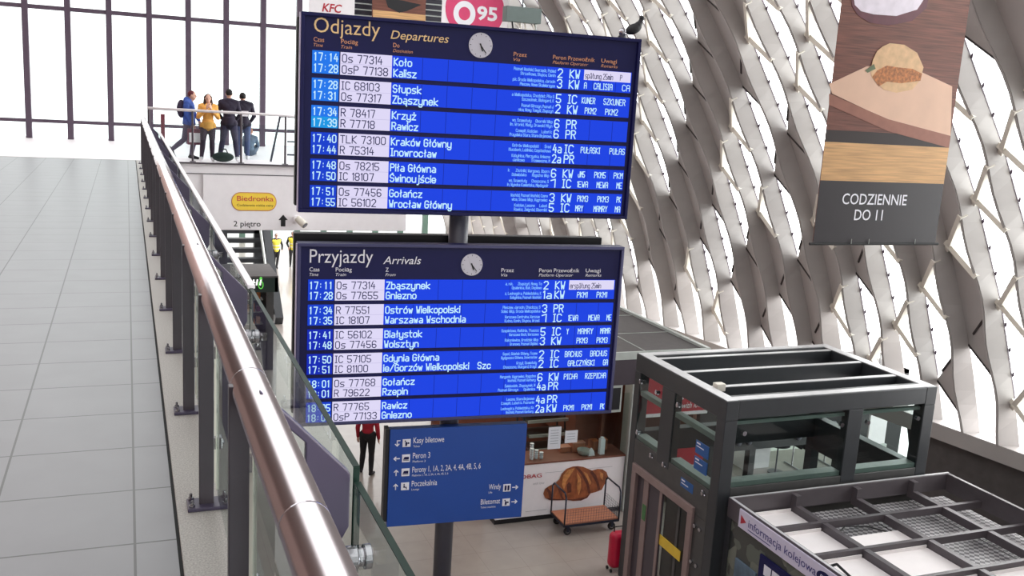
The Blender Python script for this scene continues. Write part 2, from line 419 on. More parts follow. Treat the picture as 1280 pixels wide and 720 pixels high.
for z0_, z1_ in zip(zs_, zs_[1:]):
    be.add([fac(u, n, z) for u in (11.2, 36) for n, z in ((.2, z0_), (.2, z1_), (-.1, z1_), (-.1, z0_))], [(0, 1, 5, 4), (1, 2, 6, 5), (2, 3, 7, 6), (3, 0, 4, 7), (0, 3, 2, 1), (4, 5, 6, 7)])
be.add([fac(u, n, z) for u in (12.4, 36) for n, z in ((.2, F0), (.2, ZLO - .35), (-.1, ZLO - .35), (-.1, F0))], [(0, 1, 5, 4), (1, 2, 6, 5), (2, 3, 7, 6), (3, 0, 4, 7), (0, 3, 2, 1), (4, 5, 6, 7)])
wedge(-22, 36, ZHI - .1, 13, lean(ZHI), lean(ZHI) + 4)
struct(be.build('blocking_wall_right', M['facade']))
# ================================================================== RAILING OF THE GALLERY (nearest)
gr = thing('guard_railing', (.33, 4, 0), 'long gallery railing with a thick steel handrail on purple grey posts', 'railing')
MB().cyl((.362, .35, 1.02), (.362, 25.4, 1.02), .061, n=32).cyl((.362, .35, 1.02), (.362, .34, 1.02), .061, .04, n=32).build('handrail', M['stainless'], gr, smooth=True)
jr = MB()
for y in (2.05, 3.15, 4.6, 7.4, 10.3, 13.2): jr.cyl((.362, y, 1.02), (.362, y + .006, 1.02), .0616, n=32)
jr.build('rail_joint', M['chrome'], gr)
posts = [3.1 + 1.43 * k for k in range(-1, 16)]
for y in posts:
    p = MB().box(.290, .356, y - .02, y + .02, .015, 1.04).build('post', M['steelpaint'], gr, bevel=.003)
    MB().box(.235, .43, y - .065, y + .065, 0, .018).build('base_plate', M['violet'], p, bevel=.004)
    b = MB()
    for x in (.255, .408):
        for s in (-.042, .042):
            b.cyl((x, y + s, .018), (x, y + s, .05), .007, n=8).cyl((x, y + s, .018), (x, y + s, .031), .014, n=6)
    b.build('anchor_bolt', M['chrome'], p)
    c = MB()
    for z in (.3, .75):
        c.box(.34, .40, y + .03, y + .075, z - .03, z + .03).cyl((.33, y + .05, z), (.41, y + .05, z), .012, n=10)
    c.build('glass_clamp', M['chrome'], p, bevel=.004)
for a, b in zip(posts, posts[1:]):
    MB().box(.366, .378, a + .06, b - .03, .09, .93).build('glass_panel', M['glass'], gr)
    MB().box(.364, .38, a + .054, a + .06, .09, .93).box(.364, .38, b - .03, b - .025, .09, .93).build('glass_edge', M['frame'], gr)
# outer glass carried on violet bracket plates
og = thing('glass_balustrade', (.6, 4, 0), 'frameless glass balustrade with green edge on violet bracket plates beyond handrail', 'balustrade')
fy = [2.87 + 2.86 * k for k in range(0, 8)]
poly = [(.36, 1.09), (.45, 1.005), (.632, .815), (.643, .80), (.643, .62), (.60, .54), (.575, .30), (.55, -.35), (.50, -.35), (.50, .915), (.36, 1.05)]
for y in fy:
    pl_ = MB().prism(poly, (0, y - .016, 0), (1, 0, 0), (0, 0, 1), (0, .032, 0)).build('bracket_plate', M['violet'], og, bevel=.005)
    cl = MB()
    for z in (.545,):
        for yy in (y - .085,):
            cl.cyl((.61, yy, z), (.655, yy, z), .040, n=28).cyl((.676, yy, z), (.70, yy, z), .040, n=28).cyl((.655, yy, z), (.676, yy, z), .030, n=20)
            cl.cyl((.58, yy, z), (.61, yy, z), .022, n=16).box(.57, .60, yy - .02, y, z - .025, z + .025)
    cl.build('glass_fixing', M['chrome'], pl_, bevel=.003)
ed = [.3] + fy + [25.3]
for k, (a, b) in enumerate(zip(ed, ed[1:])):
    zt = .77 if k == 0 else .815
    x0, x1 = .658, .677
    MB().box(x0, x1, a + .012, b - .012, -.35, zt - .004).build('glass_panel', M['glass'], og)
    if k > 1: MB().box(x0 - .012, x1 + .012, a + .012, b - .012, zt - .004, zt + .02).build('top_cap', M['white'], og, bevel=.003)
    MB().box(x0 - .001, x1 + .001, a + .010, b - .010, zt - .004, zt).box(x0 - .001, x1 + .001, b - .012, b - .008, -.35, zt - .004).box(x0 - .001, x1 + .001, a + .008, a + .012, -.35, zt - .004).build('glass_edge', M['edge'], og)

# ================================================================== DISPLAY BOARDS
th = rad(4.4)
BD = Vector((math.cos(th), -math.sin(th), 0)); BNB = Vector((math.sin(th), math.cos(th), 0))    # along the board / into its back
BA = Vector((4.602, 13.342, 0)); UP = Vector((0, 0, 1))
def bp(a, z, n=0): return BA + BD * a + BNB * n + UP * z
def bxy(px, py):
    r = ray(px, py); t = (BA - EYE).dot(BNB) / r.dot(BNB); p = EYE + r * t
    return (p - BA).dot(BD), p.z
def bbox(mb, a0, a1, z0, z1, n0, n1, m=0):
    vs = [bp(a, z, n) for z in (z0, z1) for n in (n0, n1) for a in (a0, a1)]
    return mb.add(vs, [(0, 2, 3, 1), (4, 5, 7, 6), (0, 1, 5, 4), (1, 3, 7, 5), (3, 2, 6, 7), (2, 0, 4, 6)], m)
pp = thing('display_post', tuple(bp(0, F0, .335)), 'round dark grey post carrying the two train boards and blue direction sign', 'post')
c0 = bp(.0, 0, .335)
MB().cyl((c0.x, c0.y, F0 + .03), (c0.x, c0.y, 2.9), .147, n=32).build('shaft', M['pole'], pp, smooth=False)
MB().cyl((c0.x, c0.y, F0), (c0.x, c0.y, F0 + .03), .3, n=32).build('base_plate', M['pole'], pp)
for me in [o for o in COL.objects if o.parent == pp]:
    for p in me.data.polygons: p.use_smooth = len(p.vertices) == 4
for n_, zt, zb in (('upper', 2.97, .32), ('lower', -.085, -2.83)):
    r = MB(); bbox(r, -2.42, 2.42, zb, zt, .49, .68)
    ro = r.build('board_casing', M['black'], bevel=.01)
    tag(ro, f'dark casing of the board turned away, back to back with the {"departures" if n_ == "upper" else "arrivals"} board', 'display board')

TIME = [glow('time screen cyan', (30, 118, 235)), glow('time screen blue', (18, 62, 205)), glow('time screen deep', (14, 40, 180)), glow('time screen bright', (20, 150, 228))]
DEST = glow('blue screen', (24, 66, 226)); TRAIN = glow('white screen', (222, 216, 246)); LTEXT = glow('screen letters', (196, 236, 255)); DTEXT = glow('dark screen letters', (52, 52, 92))
VTEXT = glow('small screen letters', (120, 176, 255)); SEAM = glow('screen joint', (16, 40, 160)); LBRIGHT = glow('bright letters', (240, 255, 255))

def board(name, label, cat, z0, z1, zrow, rows, title, sub, heads, tcol, hcol, tz, clock, times):
    t = thing(name, tuple(bp(0, z0)), label, cat)
    c = MB(); bbox(c, -2.41, 2.60, z0, z1, .02, .185); c.build('casing', M['navy'], t, bevel=.008)
    fr = MB()
    for a0, a1, q0, q1 in ((-2.41, 2.60, z1 - .05, z1), (-2.41, 2.60, z0, z0 + .05), (-2.41, -2.36, z0 + .05, z1 - .05), (2.55, 2.60, z0 + .05, z1 - .05)):
        bbox(fr, a0, a1, q0, q1, -.025, .022)
    fr.build('bezel', M['bezel'] if tcol is M['lettw'] else M['navy'], t, bevel=.008)
    sd_ = MB(); bbox(sd_, -2.428, -2.411, z0 + .01, z1 - .01, -.02, .05); sd_.build('lit_side_strip', M['lit_side'], t)  # lilac strip: light on the casing's left side, put into colour
    l = MB(); write(l, title, bp(-2.235, tz, .015), BD, UP, .195, width=.90, bold=-.002); l.build('title_lettering', tcol, t)
    l = MB(); write(l, sub[0], bp(-1.185, tz - .012, .015), BD, UP, .112, width=sub[1], bold=.004, shear=.22); l.build('subtitle_lettering', tcol, t)
    l = MB()
    for a, pl1, en, w1_, w2_ in heads:
        write(l, pl1, bp(a, tz - .125, .015), BD, UP, .058, width=w1_, bold=.004)
        write(l, en, bp(a, tz - .192, .015), BD, UP, .044, width=w2_, bold=.0, shear=.25)
    l.build('column_lettering', hcol, t)
    ca, cz, cr = clock
    k = MB().cyl(bp(ca, cz, .02), bp(ca, cz, .004), cr, n=48).build('clock', M['clock'], t)
    tk = MB()
    for q in range(12):
        an = q * math.pi / 6; L = .022 if q % 3 == 0 else .012
        d = BD * math.sin(an) + UP * math.cos(an)
        tk.bar(bp(ca, cz, .002) + d * (cr - .035), bp(ca, cz, .002) + d * (cr - .035 + L), .008, .004, up=-BNB)
    tk.build('hour_mark', M['pole'], k)
    for nm, an, L, wd in (('hour_hand', 160, .5, .018), ('minute_hand', 142, .78, .012)):
        d = BD * math.sin(rad(an)) + UP * math.cos(rad(an))
        MB().bar(bp(ca, cz, -.002) - d * cr * .15, bp(ca, cz, -.002) + d * cr * L, wd, .004, up=-BNB).build(nm, M['ink'], k)
    for r, pair in enumerate(rows):
        zt = zrow - .3675 * r; h = .305
        s1 = MB(); bbox(s1, -2.25, -1.885, zt - h, zt, .0, .021); s = s1.build('time_screen', TIME[times[r][0]], t)
        if times[r][1] != times[r][0]:
            q = MB(); bbox(q, -2.248, -1.887, zt - h + .002, zt - h / 2, -.002, .01); q.build('lit_line', TIME[times[r][1]], s)
        s2 = MB(); bbox(s2, -1.868, -1.155, zt - h, zt, .0, .021); s_2 = s2.build('train_screen', TRAIN, t)
        q = MB(); bbox(q, -1.866, -1.157, zt - h / 2 - .003, zt - h / 2 + .003, -.001, .01); q.build('screen_joint', glow('pale joint', (196, 190, 226)), s_2)
        s3 = MB(); bbox(s3, -1.155, 2.49, zt - h, zt, .0, .021); s_3 = s3.build('destination_screen', DEST, t)
        q = MB()
        for a in [-.72 + .37 * k_ for k_ in range(9)]: bbox(q, a - .004, a + .004, zt - h + .004, zt - .004, -.001, .01)
        q.build('screen_joint', SEAM, s_3)
        for j, (tm, tr, de, via, plat, op, rem) in enumerate(pair):
            zz_ = zt - .024 - .108 - j * .150
            hh, mm = tm.split(':')
            def word(nm, txt, a, dz, cap, m_, par, **k):
                q = MB(); screen(q, txt, bp(a, zz_ + dz), BD, UP, cap, **k); return q.build(nm, m_, par)
            q = MB(); screen(q, hh, bp(-2.238, zz_), BD, UP, .100, width=.130, sw=.015, mono=True)
            screen(q, mm, bp(-2.030, zz_), BD, UP, .100, width=.130, sw=.015, mono=True)
            bbox(q, -2.080, -2.070, zz_ + .018, zz_ + .038, -.006, -.005); bbox(q, -2.080, -2.070, zz_ + .060, zz_ + .08, -.006, -.005)
            q.build('time_digits', LTEXT, s)
            word('train_lettering', tr, -1.85, 0, .102, DTEXT, s_2, sx=.84, sw=.013)
            word('destination_lettering', de, -1.135, 0, .100, LTEXT, s_3, sx=.78, sw=.0165)
            q = MB()
            for n2, ln in enumerate(via): screen(q, ln, bp(1.275, zz_ + .055 - n2 * .062), BD, UP, .040, width=min(.66, .021 * len(ln)), sw=.0085, align='R')
            q.build('via_lettering', VTEXT, s_3)
            word('platform_digits', plat, 1.30, -.008, .118, LTEXT, s_3, sx=.78, sw=.017, width=.085 if len(plat) == 1 else .148)
            word('operator_lettering', op, 1.488, -.008, .118, LTEXT, s_3, width=.168 if op != 'IC' else .15, sw=.017)
            if isinstance(rem, tuple):
                w_ = MB(); bbox(w_, 1.722, 2.475, zt - h / 2, zt - .004, -.003, .01); rs_ = w_.build('remark_screen', TRAIN, s_3)
                word('remark_lettering', rem[0], 1.735, .005, .078, DTEXT, s_3, width=rem[1], sw=.009, lift=.008)
            else:
                for a_, b__, tx in rem: word('remark_lettering', tx, a_, .005, .085, LTEXT, s_3, width=b__ - a_, sw=.0115)
    return t
HX = [(-2.235, 'Czas', 'Time', .14, .125), (-1.865, 'Pociąg', 'Train', .23, .15)]
HR = [(.615, 'Przez', 'Via', .20, .10), (1.22, 'Peron Przewoźnik', 'Platform Operator', .66, .56), (1.985, 'Uwagi', 'Remarks', .25, .27)]
board('departures_board', 'upper train board titled Odjazdy Departures with a small white clock', 'display board', .285, 3.005, 2.507, [
    [('17:14', 'Os 77314', 'Koło', ('Poznań Wschód, Swarzędz, Pobied', 'Strzałkowo, Słupca, Cienin'), '2', 'KW', ('spätung 25min     P', .60)),
     ('17:28', 'OsP 77138', 'Kalisz', ('p.k. Środa Wielkopolska, Jarocin', 'Pleszew, Nowe Skalmierzyce'), '3', 'KW', [(1.73, 1.775, 'A'), (1.885, 2.19, 'CALISIA'), (2.345, 2.475, 'CA')])],
    [('17:28', 'IC 68103', 'Słupsk', ('a Wielkopolska, Chodzież, Piła G', 'Szczecinek, Białogard, K'), '5', 'IC', [(1.71, 1.93, 'KUNER'), (2.06, 2.42, 'SZKUNER')]),
     ('17:31', 'Os 77317', 'Zbąszynek', ('Poznań Górczyn, Poznań J', 'nica, Nowy Tomyśl, Zbąszyń'), '2', 'KW', [(1.77, 1.96, 'PKM2'), (2.1, 2.31, 'PKM2')])],
    [('17:34', 'R 78417', 'Krzyż', ('wo, Szamotuły    Oborniki Wlkp', 'lin, Wronki, Miały, Drawski Młyn'), '6', 'PR', []),
     ('17:39', 'R 77718', 'Rawicz', ('Czempiń, Kościan    Luboń k', 'Przysieka Stara, Stare Bojanowo,'), '6', 'PR', [])],
    [('17:40', 'TLK 73100', 'Kraków Główny', ('Ostrów Wielkopolski      Śred', 'Kluczbork, Lubliniec, Częstochowa'), '4a', 'IC', [(1.75, 2.07, 'PUŁASKI'), (2.22, 2.475, 'PUŁAS')]),
     ('17:44', 'R 75314', 'Inowrocław', ('Kobylnica, Pierzyska, Gniezno', 'Janikowo       Trzemeszno, M'), '2a', 'PR', [])],
    [('17:48', 'Os 78215', 'Piła Główna', ('k      Złotniki, Wargowo, Oborn', 'Dziembówko      Rogoźno Wlkp'), '6', 'KW', [(1.735, 1.85, 'JM5'), (2.0, 2.19, 'PKM5'), (2.32, 2.475, 'PKM')]),
     ('17:50', 'IC 18107', 'Świnoujście', ('wo, Szamotuły     Choszczno, S', 'in, Wysoka Kamieńska, Międzyzdr'), '1', 'IC', [(1.73, 1.91, '1EWA'), (2.05, 2.24, 'MEWA'), (2.38, 2.475, 'ME')])],
    [('17:51', 'Os 77456', 'Gołańcz', ('Wschód, Poznań Wschód, Czerw', 'wice, Sława Wlkp, Wągrowiec'), '3', 'KW', [(1.75, 1.93, 'PKM3'), (2.08, 2.27, 'PKM3'), (2.4, 2.475, 'PK')]),
     ('17:55', 'IC 56102', 'Wrocław Główny', ('Kościan, Leszno     Luboń', 'Rawicz, Żmigród, Oborniki'), '5', 'IC', [(1.73, 1.86, 'MRY'), (2.03, 2.26, 'MAMRY'), (2.385, 2.475, 'MA')])]],
    'Odjazdy', ('Departures', .83), HX + [(-1.145, 'Do', 'Destination', .09, .28)] + HR, M['cream'], M['orange'], 2.748, (.114, 2.738, .175),
    [(0, 0), (0, 0), (0, 3), (1, 1), (1, 1), (1, 1)])
board('arrivals_board', 'lower train board titled Przyjazdy Arrivals with a small white clock', 'display board', -2.87, -.15, -.68, [
    [('17:11', 'Os 77314', 'Zbąszynek', ('a, n.k.     Zbąszyń, Nowy To', 'Opalenica, Buk, Dopiewo'), '2', 'KW', ('erspätung 25min', .52)),
     ('17:28', 'Os 77655', 'Gniezno', ('z, Lednogóra, Pobiedziska, K', 'Kobylnica, Poznań Wschód'), '1a', 'KW', [(1.86, 2.04, 'PKM1'), (2.19, 2.37, 'PKM1')])],
    [('17:34', 'R 77551', 'Ostrów Wielkopolski', ('Pleszew, Jarocin, Chocicza, S', 'Solec Wlkp, Środa Wielkopolska'), '3', 'PR', []),
     ('17:35', 'IC 18107', 'Warszawa Wschodnia', ('Warszawa Centralna, Warszaw', 'Kutno, Konin, Słupca, Wrześ'), '1', 'IC', [(1.74, 1.91, '1EWA'), (2.08, 2.27, 'MEWA'), (2.39, 2.475, 'ME')])],
    [('17:41', 'IC 56102', 'Białystok', ('Szepietowo, Małkinia, Tłuszcz', 'Warszawa Wsch, Warszawa'), '5', 'IC', [(1.73, 1.77, 'Y'), (1.92, 2.18, 'MAMRY'), (2.3, 2.475, 'MAMR')]),
     ('17:48', 'Os 77456', 'Wolsztyn', ('Rakoniewice, Grodzisk Wlkp', 'Granowo, Poznań Dębiec'), '3', 'KW', [(1.91, 2.1, 'PKM3'), (2.25, 2.44, 'PKM3')])],
    [('17:50', 'IC 57105', 'Gdynia Główna', ('Sopot, Gdańsk Główny, Tczew', 'Bydgoszcz Główna, Inowrocław'), '2', 'IC', [(1.73, 2.02, 'BACHUS'), (2.16, 2.45, 'BACHUS')]),
     ('17:51', 'IC 81100', 'ie/Gorzów Wielkopolski   Szc', ('Krzyż, Szamotuły', 'Choszczno, Stargard, Krzyż'), '2', 'IC', [(1.79, 2.25, 'GAŁCZYŃSKI'), (2.39, 2.475, 'GA')])],
    [('18:01', 'Os 77768', 'Gołańcz', ('Margonin, Wągrowiec, Rogoźno', 'Wschód, Poznań Garbary'), '6', 'KW', [(1.74, 1.97, 'PICHA'), (2.10, 2.46, 'RZEPICHA')]),
     ('18:01', 'R 79622', 'Rzepin', ('Świebodzin, Zbąszynek, N', 'Poznań Górczyn      Opalenica'), '4a', 'PR', [])],
    [('18:05', 'R 77765', 'Rawicz', ('Leszno, Stare Bojanowo', 'Czempiń, Luboń k. Poznania'), '4a', 'PR', []),
     ('18:08', 'OsP 77133', 'Gniezno', ('Lednogóra, Pobiedziska, Ko', 'Wschód, Poznań Garbary'), '2a', 'KW', [(1.77, 1.95, 'PKM1'), (2.08, 2.26, 'PKM1'), (2.4, 2.475, 'PK')])]],
    'Przyjazdy', ('Arrivals', .56), HX + [(-1.145, 'Z', 'From', .045, .15)] + HR, M['lettw'], M['lettw'], -.435, (.15, -.45, .165),
    [(1, 1), (1, 1), (2, 2), (2, 2), (1, 2), (1, 1)])

# blue direction sign
ds = thing('direction_sign', tuple(bp(.1, -4.58)), 'blue direction sign with white arrows under the arrivals board', 'sign')
c = MB(); bbox(c, -.99, 1.195, -4.58, -3.0, .03, .18); c.build('panel', M['signblue'], ds, bevel=.006)
c = MB(); bbox(c, -1.05, -.99, -4.5, -3.0, .06, .24); c.build('side_cheek', M['black'], ds)
def icon(kind, a, z, s, parent):
    q = MB(); bbox(q, a - s / 2, a + s / 2, z - s / 2, z + s / 2, .022, .032); o = q.build('pictogram', M['lettw'], parent, bevel=.004)
    g = MB()
    def P(poly): g.prism([(x * s, y * s) for x, y in poly], bp(a, z, .021), BD, UP, -BNB * .003)
    if kind == 'ticket':
        g.cyl(bp(a - .02 * s / .12, z + .27 * s, .021), bp(a - .02 * s / .12, z + .27 * s, .017), .09 * s, n=12)
        P([(-.16, .15), (.06, .15), (.10, -.02), (.04, -.38), (-.04, -.38), (-.05, -.1), (-.09, -.38), (-.18, -.38)]); P([(.12, .1), (.32, .1), (.32, -.1), (.12, -.1)])
    elif kind == 'train':
        P([(-.36, -.15), (-.2, .2), (.34, .2), (.34, -.15)]); P([(-.36, -.22), (.36, -.22), (.36, -.28), (-.36, -.28)])
    elif kind == 'wait':
        g.cyl(bp(a - .12 * s, z + .28 * s, .021), bp(a - .12 * s, z + .28 * s, .017), .08 * s, n=12)
        P([(-.2, .16), (-.05, .16), (-.02, -.05), (.2, -.05), (.24, -.36), (.14, -.36), (.1, -.16), (-.2, -.16)])
    else:
        P([(-.32, .34), (-.06, .34), (-.06, -.34), (-.32, -.34)]); P([(.06, .34), (.32, .34), (.32, -.34), (.06, -.34)])
    g.build('pictogram_shape', M['navy'], o)
def arrow(a, z, s, ang, parent, hook=False):
    g = MB(); ca, sa = math.cos(ang), math.sin(ang)
    ax, ay = BD * ca + UP * sa, -BD * sa + UP * ca
    g.prism([(-.5 * s, -.07 * s), (.3 * s, -.07 * s), (.3 * s, .07 * s), (-.5 * s, .07 * s)], bp(a, z, .03), ax, ay, -BNB * .006)
    g.prism([(.52 * s, 0), (.12 * s, .38 * s), (.02 * s, .28 * s), (.3 * s, 0), (.02 * s, -.28 * s), (.12 * s, -.38 * s)], bp(a, z, .03), ax, ay, -BNB * .006)
    if hook: g.prism([(-.5 * s, -.07 * s), (-.36 * s, -.07 * s), (-.36 * s, .48 * s), (-.5 * s, .48 * s)], bp(a, z, .03), ax, ay, -BNB * .006)
    g.build('arrow', M['lettw'], parent)
lt = MB()
for (px, py), kind, ang, hook, t1, t2, w1_, w2_ in (((520, 554), 'ticket', -90, True, 'Kasy biletowe', 'Tickets', .48, .1), ((520, 573), 'train', 180, False, 'Peron 3', 'Platform 3', .27, .2),
        ((519, 590.5), 'train', 90, False, 'Perony 1, 1A, 2, 2A, 4, 4A, 4B, 5, 6', 'Platforms 1, 1A, 2, 2A, 4, 4A, 4B, 5, 6', 1.09, .57), ((518.5, 608), 'wait', 90, False, 'Poczekalnia', 'Lounge', .40, .12)):
    a, z = bxy(px, py); a = -.625
    write(lt, t1, bp(a, z - .01, .03), BD, UP, .092, width=w1_, bold=.0)
    write(lt, t2, bp(a, z - .075, .03), BD, UP, .032, width=w2_)
    icon(kind, a - .105, z, .125, ds); arrow(a - .25, z, .1, rad(ang), ds, hook)
for (px, py), kind, t1, t2, w1_, w2_ in (((628, 611), 'lift', 'Windy', 'Lifts', .20, .06), ((628, 629), 'ticket', 'Biletomat', 'Ticket machine', .32, .25)):
    a, z = bxy(px, py); a = .82
    write(lt, t1, bp(a, z - .01, .03), BD, UP, .088, width=w1_, align='R', bold=.0); write(lt, t2, bp(a - w1_, z - .075, .03), BD, UP, .032, width=w2_)
    icon(kind, a + .1, z, .125, ds); arrow(a + .24, z, .1, 0, ds)
lt.build('lettering', M['lettw'], ds)

# dome camera and pigeon on the top edge of the departures board
q = bp(2.33, 3.005, .1)
dc = thing('dome_camera', tuple(q), 'small shiny dome camera on top of departures board near the pigeon', 'camera')
MB().cyl(q, q + UP * .05, .055, n=20).build('base', M['pole'], dc)
MB().ball(q + UP * .085, (.062, .062, .066), 20, 12).build('dome', M['chrome'], dc, smooth=True)
q = bp(2.50, 3.005, .1)
pg = MB()
ax = BD * math.cos(rad(24)) + UP * math.sin(rad(24))
ctr = q + UP * .145
def up_ball(mb, c, along, rl, rs, n=14):
    d = along.normalized(); s_ = d.cross(UP).normalized(); u_ = s_.cross(d)
    mb.ball(c, (rs, rl, rs * .95), n, 10, 0, Matrix((s_, d, u_)).transposed())
up_ball(pg, ctr, ax, .135, .082); up_ball(pg, ctr + ax * .07 + UP * .01, ax * .5 + UP, .085, .066)
pg.cyl(ctr + ax * .10 + UP * .03, ctr + ax * .135 + UP * .10, .045, .034, 12)
pg.ball(ctr + ax * .135 + UP * .115, (.04, .04, .038), 12, 10)
tl = ctr - ax * .12 - UP * .005; sdv = Vector((-BD.y, BD.x, 0))
pg.add([tl + sdv * .03 + UP * .015, tl - sdv * .03 + UP * .015, tl - ax * .14 - UP * .015 - sdv * .035, tl - ax * .14 - UP * .015 + sdv * .035,
        tl + sdv * .03 - UP * .02, tl - sdv * .03 - UP * .02, tl - ax * .14 - UP * .027 - sdv * .035, tl - ax * .14 - UP * .027 + sdv * .035],
       [(0, 1, 2, 3), (7, 6, 5, 4), (0, 4, 5, 1), (1, 5, 6, 2), (2, 6, 7, 3), (3, 7, 4, 0)])
feath = mat('pigeon feathers', (24, 24, 30), .6, var=.3, scale=30)
# (body is joined by a voxel remesh below)

def fuse(mb, voxel, smooth_it=4):
    me = bpy.data.meshes.new('tmp'); me.from_pydata(mb.v, [], mb.f)
    o = bpy.data.objects.new('tmp', me); COL.objects.link(o)
    r = o.modifiers.new('r', 'REMESH'); r.mode = 'VOXEL'; r.voxel_size = voxel
    s = o.modifiers.new('s', 'SMOOTH'); s.factor = .5; s.iterations = smooth_it
    bpy.context.view_layer.update()
    e = o.evaluated_get(bpy.context.evaluated_depsgraph_get())
    em = e.to_mesh(); out = MB(); out.v = [v.co.copy() for v in em.vertices]; out.f = [tuple(p.vertices) for p in em.polygons]; out.m = [0] * len(out.f)
    e.to_mesh_clear(); bpy.data.objects.remove(o); bpy.data.meshes.remove(me)
    return out
pgr = tag(empty('pigeon', tuple(q)), 'dark pigeon perched on the right top corner of departures board', 'bird')
fuse(pg, .008, 3).build('body', feath, pgr, smooth=True)
bk = ctr + ax * .135 + UP * .115
MB().cyl(bk + BD * .032, bk + BD * .068 - UP * .01, .009, .002, 8).build('beak', M['pole'], pgr)
lg = MB()
for s in (-.022, .022):
    h = ctr + sdv * s - UP * .05 + ax * .0; f_t = Vector((h.x, h.y, q.z + .006))
    lg.cyl(h, f_t, .008, .005, 8)
    for tx in (-.5, 0, .5): lg.cyl(f_t, f_t + (BD + sdv * tx) * .035, .004, .003, 6)
    lg.cyl(f_t, f_t - BD * .02, .004, .003, 6)
lg.build('leg', mat('pigeon legs', (150, 70, 70), .6), pgr)

# ================================================================== LIFT SHAFT
XL, XR, YF, YB, ZT = 8.78, 13.15, 12.25, 15.22, -2.5
ls = thing('lift_shaft', (XL + 2, 13.7, F0), 'charcoal steel and glass lift shaft with an open beamed roof', 'lift')
MB().box(XL, XL + .24, YF, YB, ZT - .33, ZT).box(XR - .24, XR, YF, YB, ZT - .33, ZT).box(XL + .24, XR - .24, YF, YF + .3, ZT - .3, ZT).box(XL + .24, XR - .24, YB - .24, YB, ZT - .3, ZT).build('roof_frame', M['char'], ls, bevel=.012)
for y, z in ((14.86, 0), (13.98, 0), (13.08, 0)):
    MB().box(XL + .24, XR - .24, y - .10, y + .05, ZT - .32, ZT - .01).build('crossbeam', M['char'], ls, bevel=.008)
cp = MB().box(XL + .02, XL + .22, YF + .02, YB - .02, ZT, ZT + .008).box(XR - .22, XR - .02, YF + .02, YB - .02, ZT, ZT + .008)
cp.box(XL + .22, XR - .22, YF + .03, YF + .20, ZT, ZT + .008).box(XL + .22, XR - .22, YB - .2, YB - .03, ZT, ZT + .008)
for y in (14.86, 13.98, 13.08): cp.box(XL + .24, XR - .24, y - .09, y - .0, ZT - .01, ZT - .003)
cp.build('lit_top', M['cap'], ls)  # pale strips: skylight falling on the beam tops, put into colour
MB().box(XL + .25, XL + .42, 12.92, 13.06, ZT - .06, ZT + .07).build('junction_box', M['frame'], ls, bevel=.01)
def posts4(x0, x1, y0, y1): MB().box(x0, x1, y0, y1, F0, ZT - .33).build('corner_post', M['char'], ls, bevel=.01)
posts4(XL, XL + .24, YF, YF + .24); posts4(XL, XL + .2, YB - .2, YB); posts4(XR - .24, XR, YF, YF + .24); posts4(XR - .2, XR, YB - .2, YB)
MB().box(XL - .006, XL + .16, 13.78, 14.2, -4.25, ZT - .33).build('side_post', M['char'], ls, bevel=.008)
MB().box(11.25, 11.55, YF - .006, YF + .16, -4.1, ZT - .3).build('front_post', M['char'], ls, bevel=.008)
MB().box(XL, XL + .2, YF + .24, YB - .2, -4.66, -4.1).box(XL + .24, XR - .24, YF, YF + .2, -4.6, -3.98).build('sill_beam', M['dark'], ls, bevel=.01)
MB().box(XR - .2, XR, YF + .24, YB - .2, -4.66, -3.98).box(XL + .2, XR - .2, YB - .2, YB, -4.4, -3.98).build('sill_beam', M['char'], ls, bevel=.01)
for y0, y1 in ((12.52, 13.76), (14.22, 15.0)):
    MB().box(XL + .03, XL + .22, y0, y1, -4.1, -4.02).build('inner_ledge', M['ledge'], ls)
    MB().box(XL + .03, XL + .15, y0, y1, -3.26, -3.17).build('inner_ledge', M['ledge'], ls)
    MB().box(XL + .012, XL + .026, y0 - .02, y1 + .02, -4.1, ZT - .33).build('glass_panel', M['lift_glass'], ls)
for x0, x1 in ((9.04, 11.24), (11.56, 12.9)):
    MB().box(x0, x1, YF + .03, YF + .24, -3.98, -3.90).build('inner_ledge', M['ledge'], ls)
    MB().box(x0, x1, YF + .08, YF + .16, -2.93, -2.87).build('inner_ledge', M['ledge'], ls)
    MB().box(x0 - .02, x1 + .02, YF + .012, YF + .026, -3.98, ZT - .3).build('glass_panel', M['lift_glass'], ls)
    for x in (x0 + .12, x1 - .12):
        MB().cyl((x, YF - .03, -3.05), (x, YF + .03, -3.05), .04, n=14).build('glass_fixing', M['chrome'], ls, smooth=False)
for y, z in ((14.95, -2.98), (14.35, -3.0), (13.62, -3.0), (14.9, -3.95), (14.35, -4.2), (13.9, -4.2), (12.62, -4.2)):
    MB().cyl((XL - .05, y, z), (XL + .03, y, z), .035, n=14).cyl((XL - .02, y - .05, z - .03), (XL - .02, y + .05, z + .03), .012, n=8).build('glass_fixing', M['chrome'], ls)
# door front on the left side
df = MB()
df.box(XL - .05, XL + .12, 12.84, 12.99, F0, -4.7).box(XL - .05, XL + .12, 14.80, 14.95, F0, -4.7).box(XL - .05, XL + .12, 12.84, 14.95, -4.7, -4.55).build('door_frame', M['pinksteel'], ls, bevel=.008)
d = MB().box(XL + .02, XL + .05, 13.9, 14.8, F0 + .02, -4.7).build('door', M['steelpaint'], ls)
MB().box(XL - .0, XL + .02, 14.38, 14.55, F0 + .02, -4.72).box(XL - .0, XL + .02, 13.9, 13.98, F0 + .02, -4.72).build('door_stile', M['pinksteel'], d)
d = MB().box(XL + .06, XL + .075, 12.99, 13.92, F0 + .02, -4.7).build('door', M['lift_glass'], ls)
MB().box(XL + .045, XL + .058, 13.0, 13.08, F0 + .02, -4.7).box(XL + .045, XL + .058, 13.35, 13.42, F0 + .02, -4.7).build('door_stile', M['dark'], d)
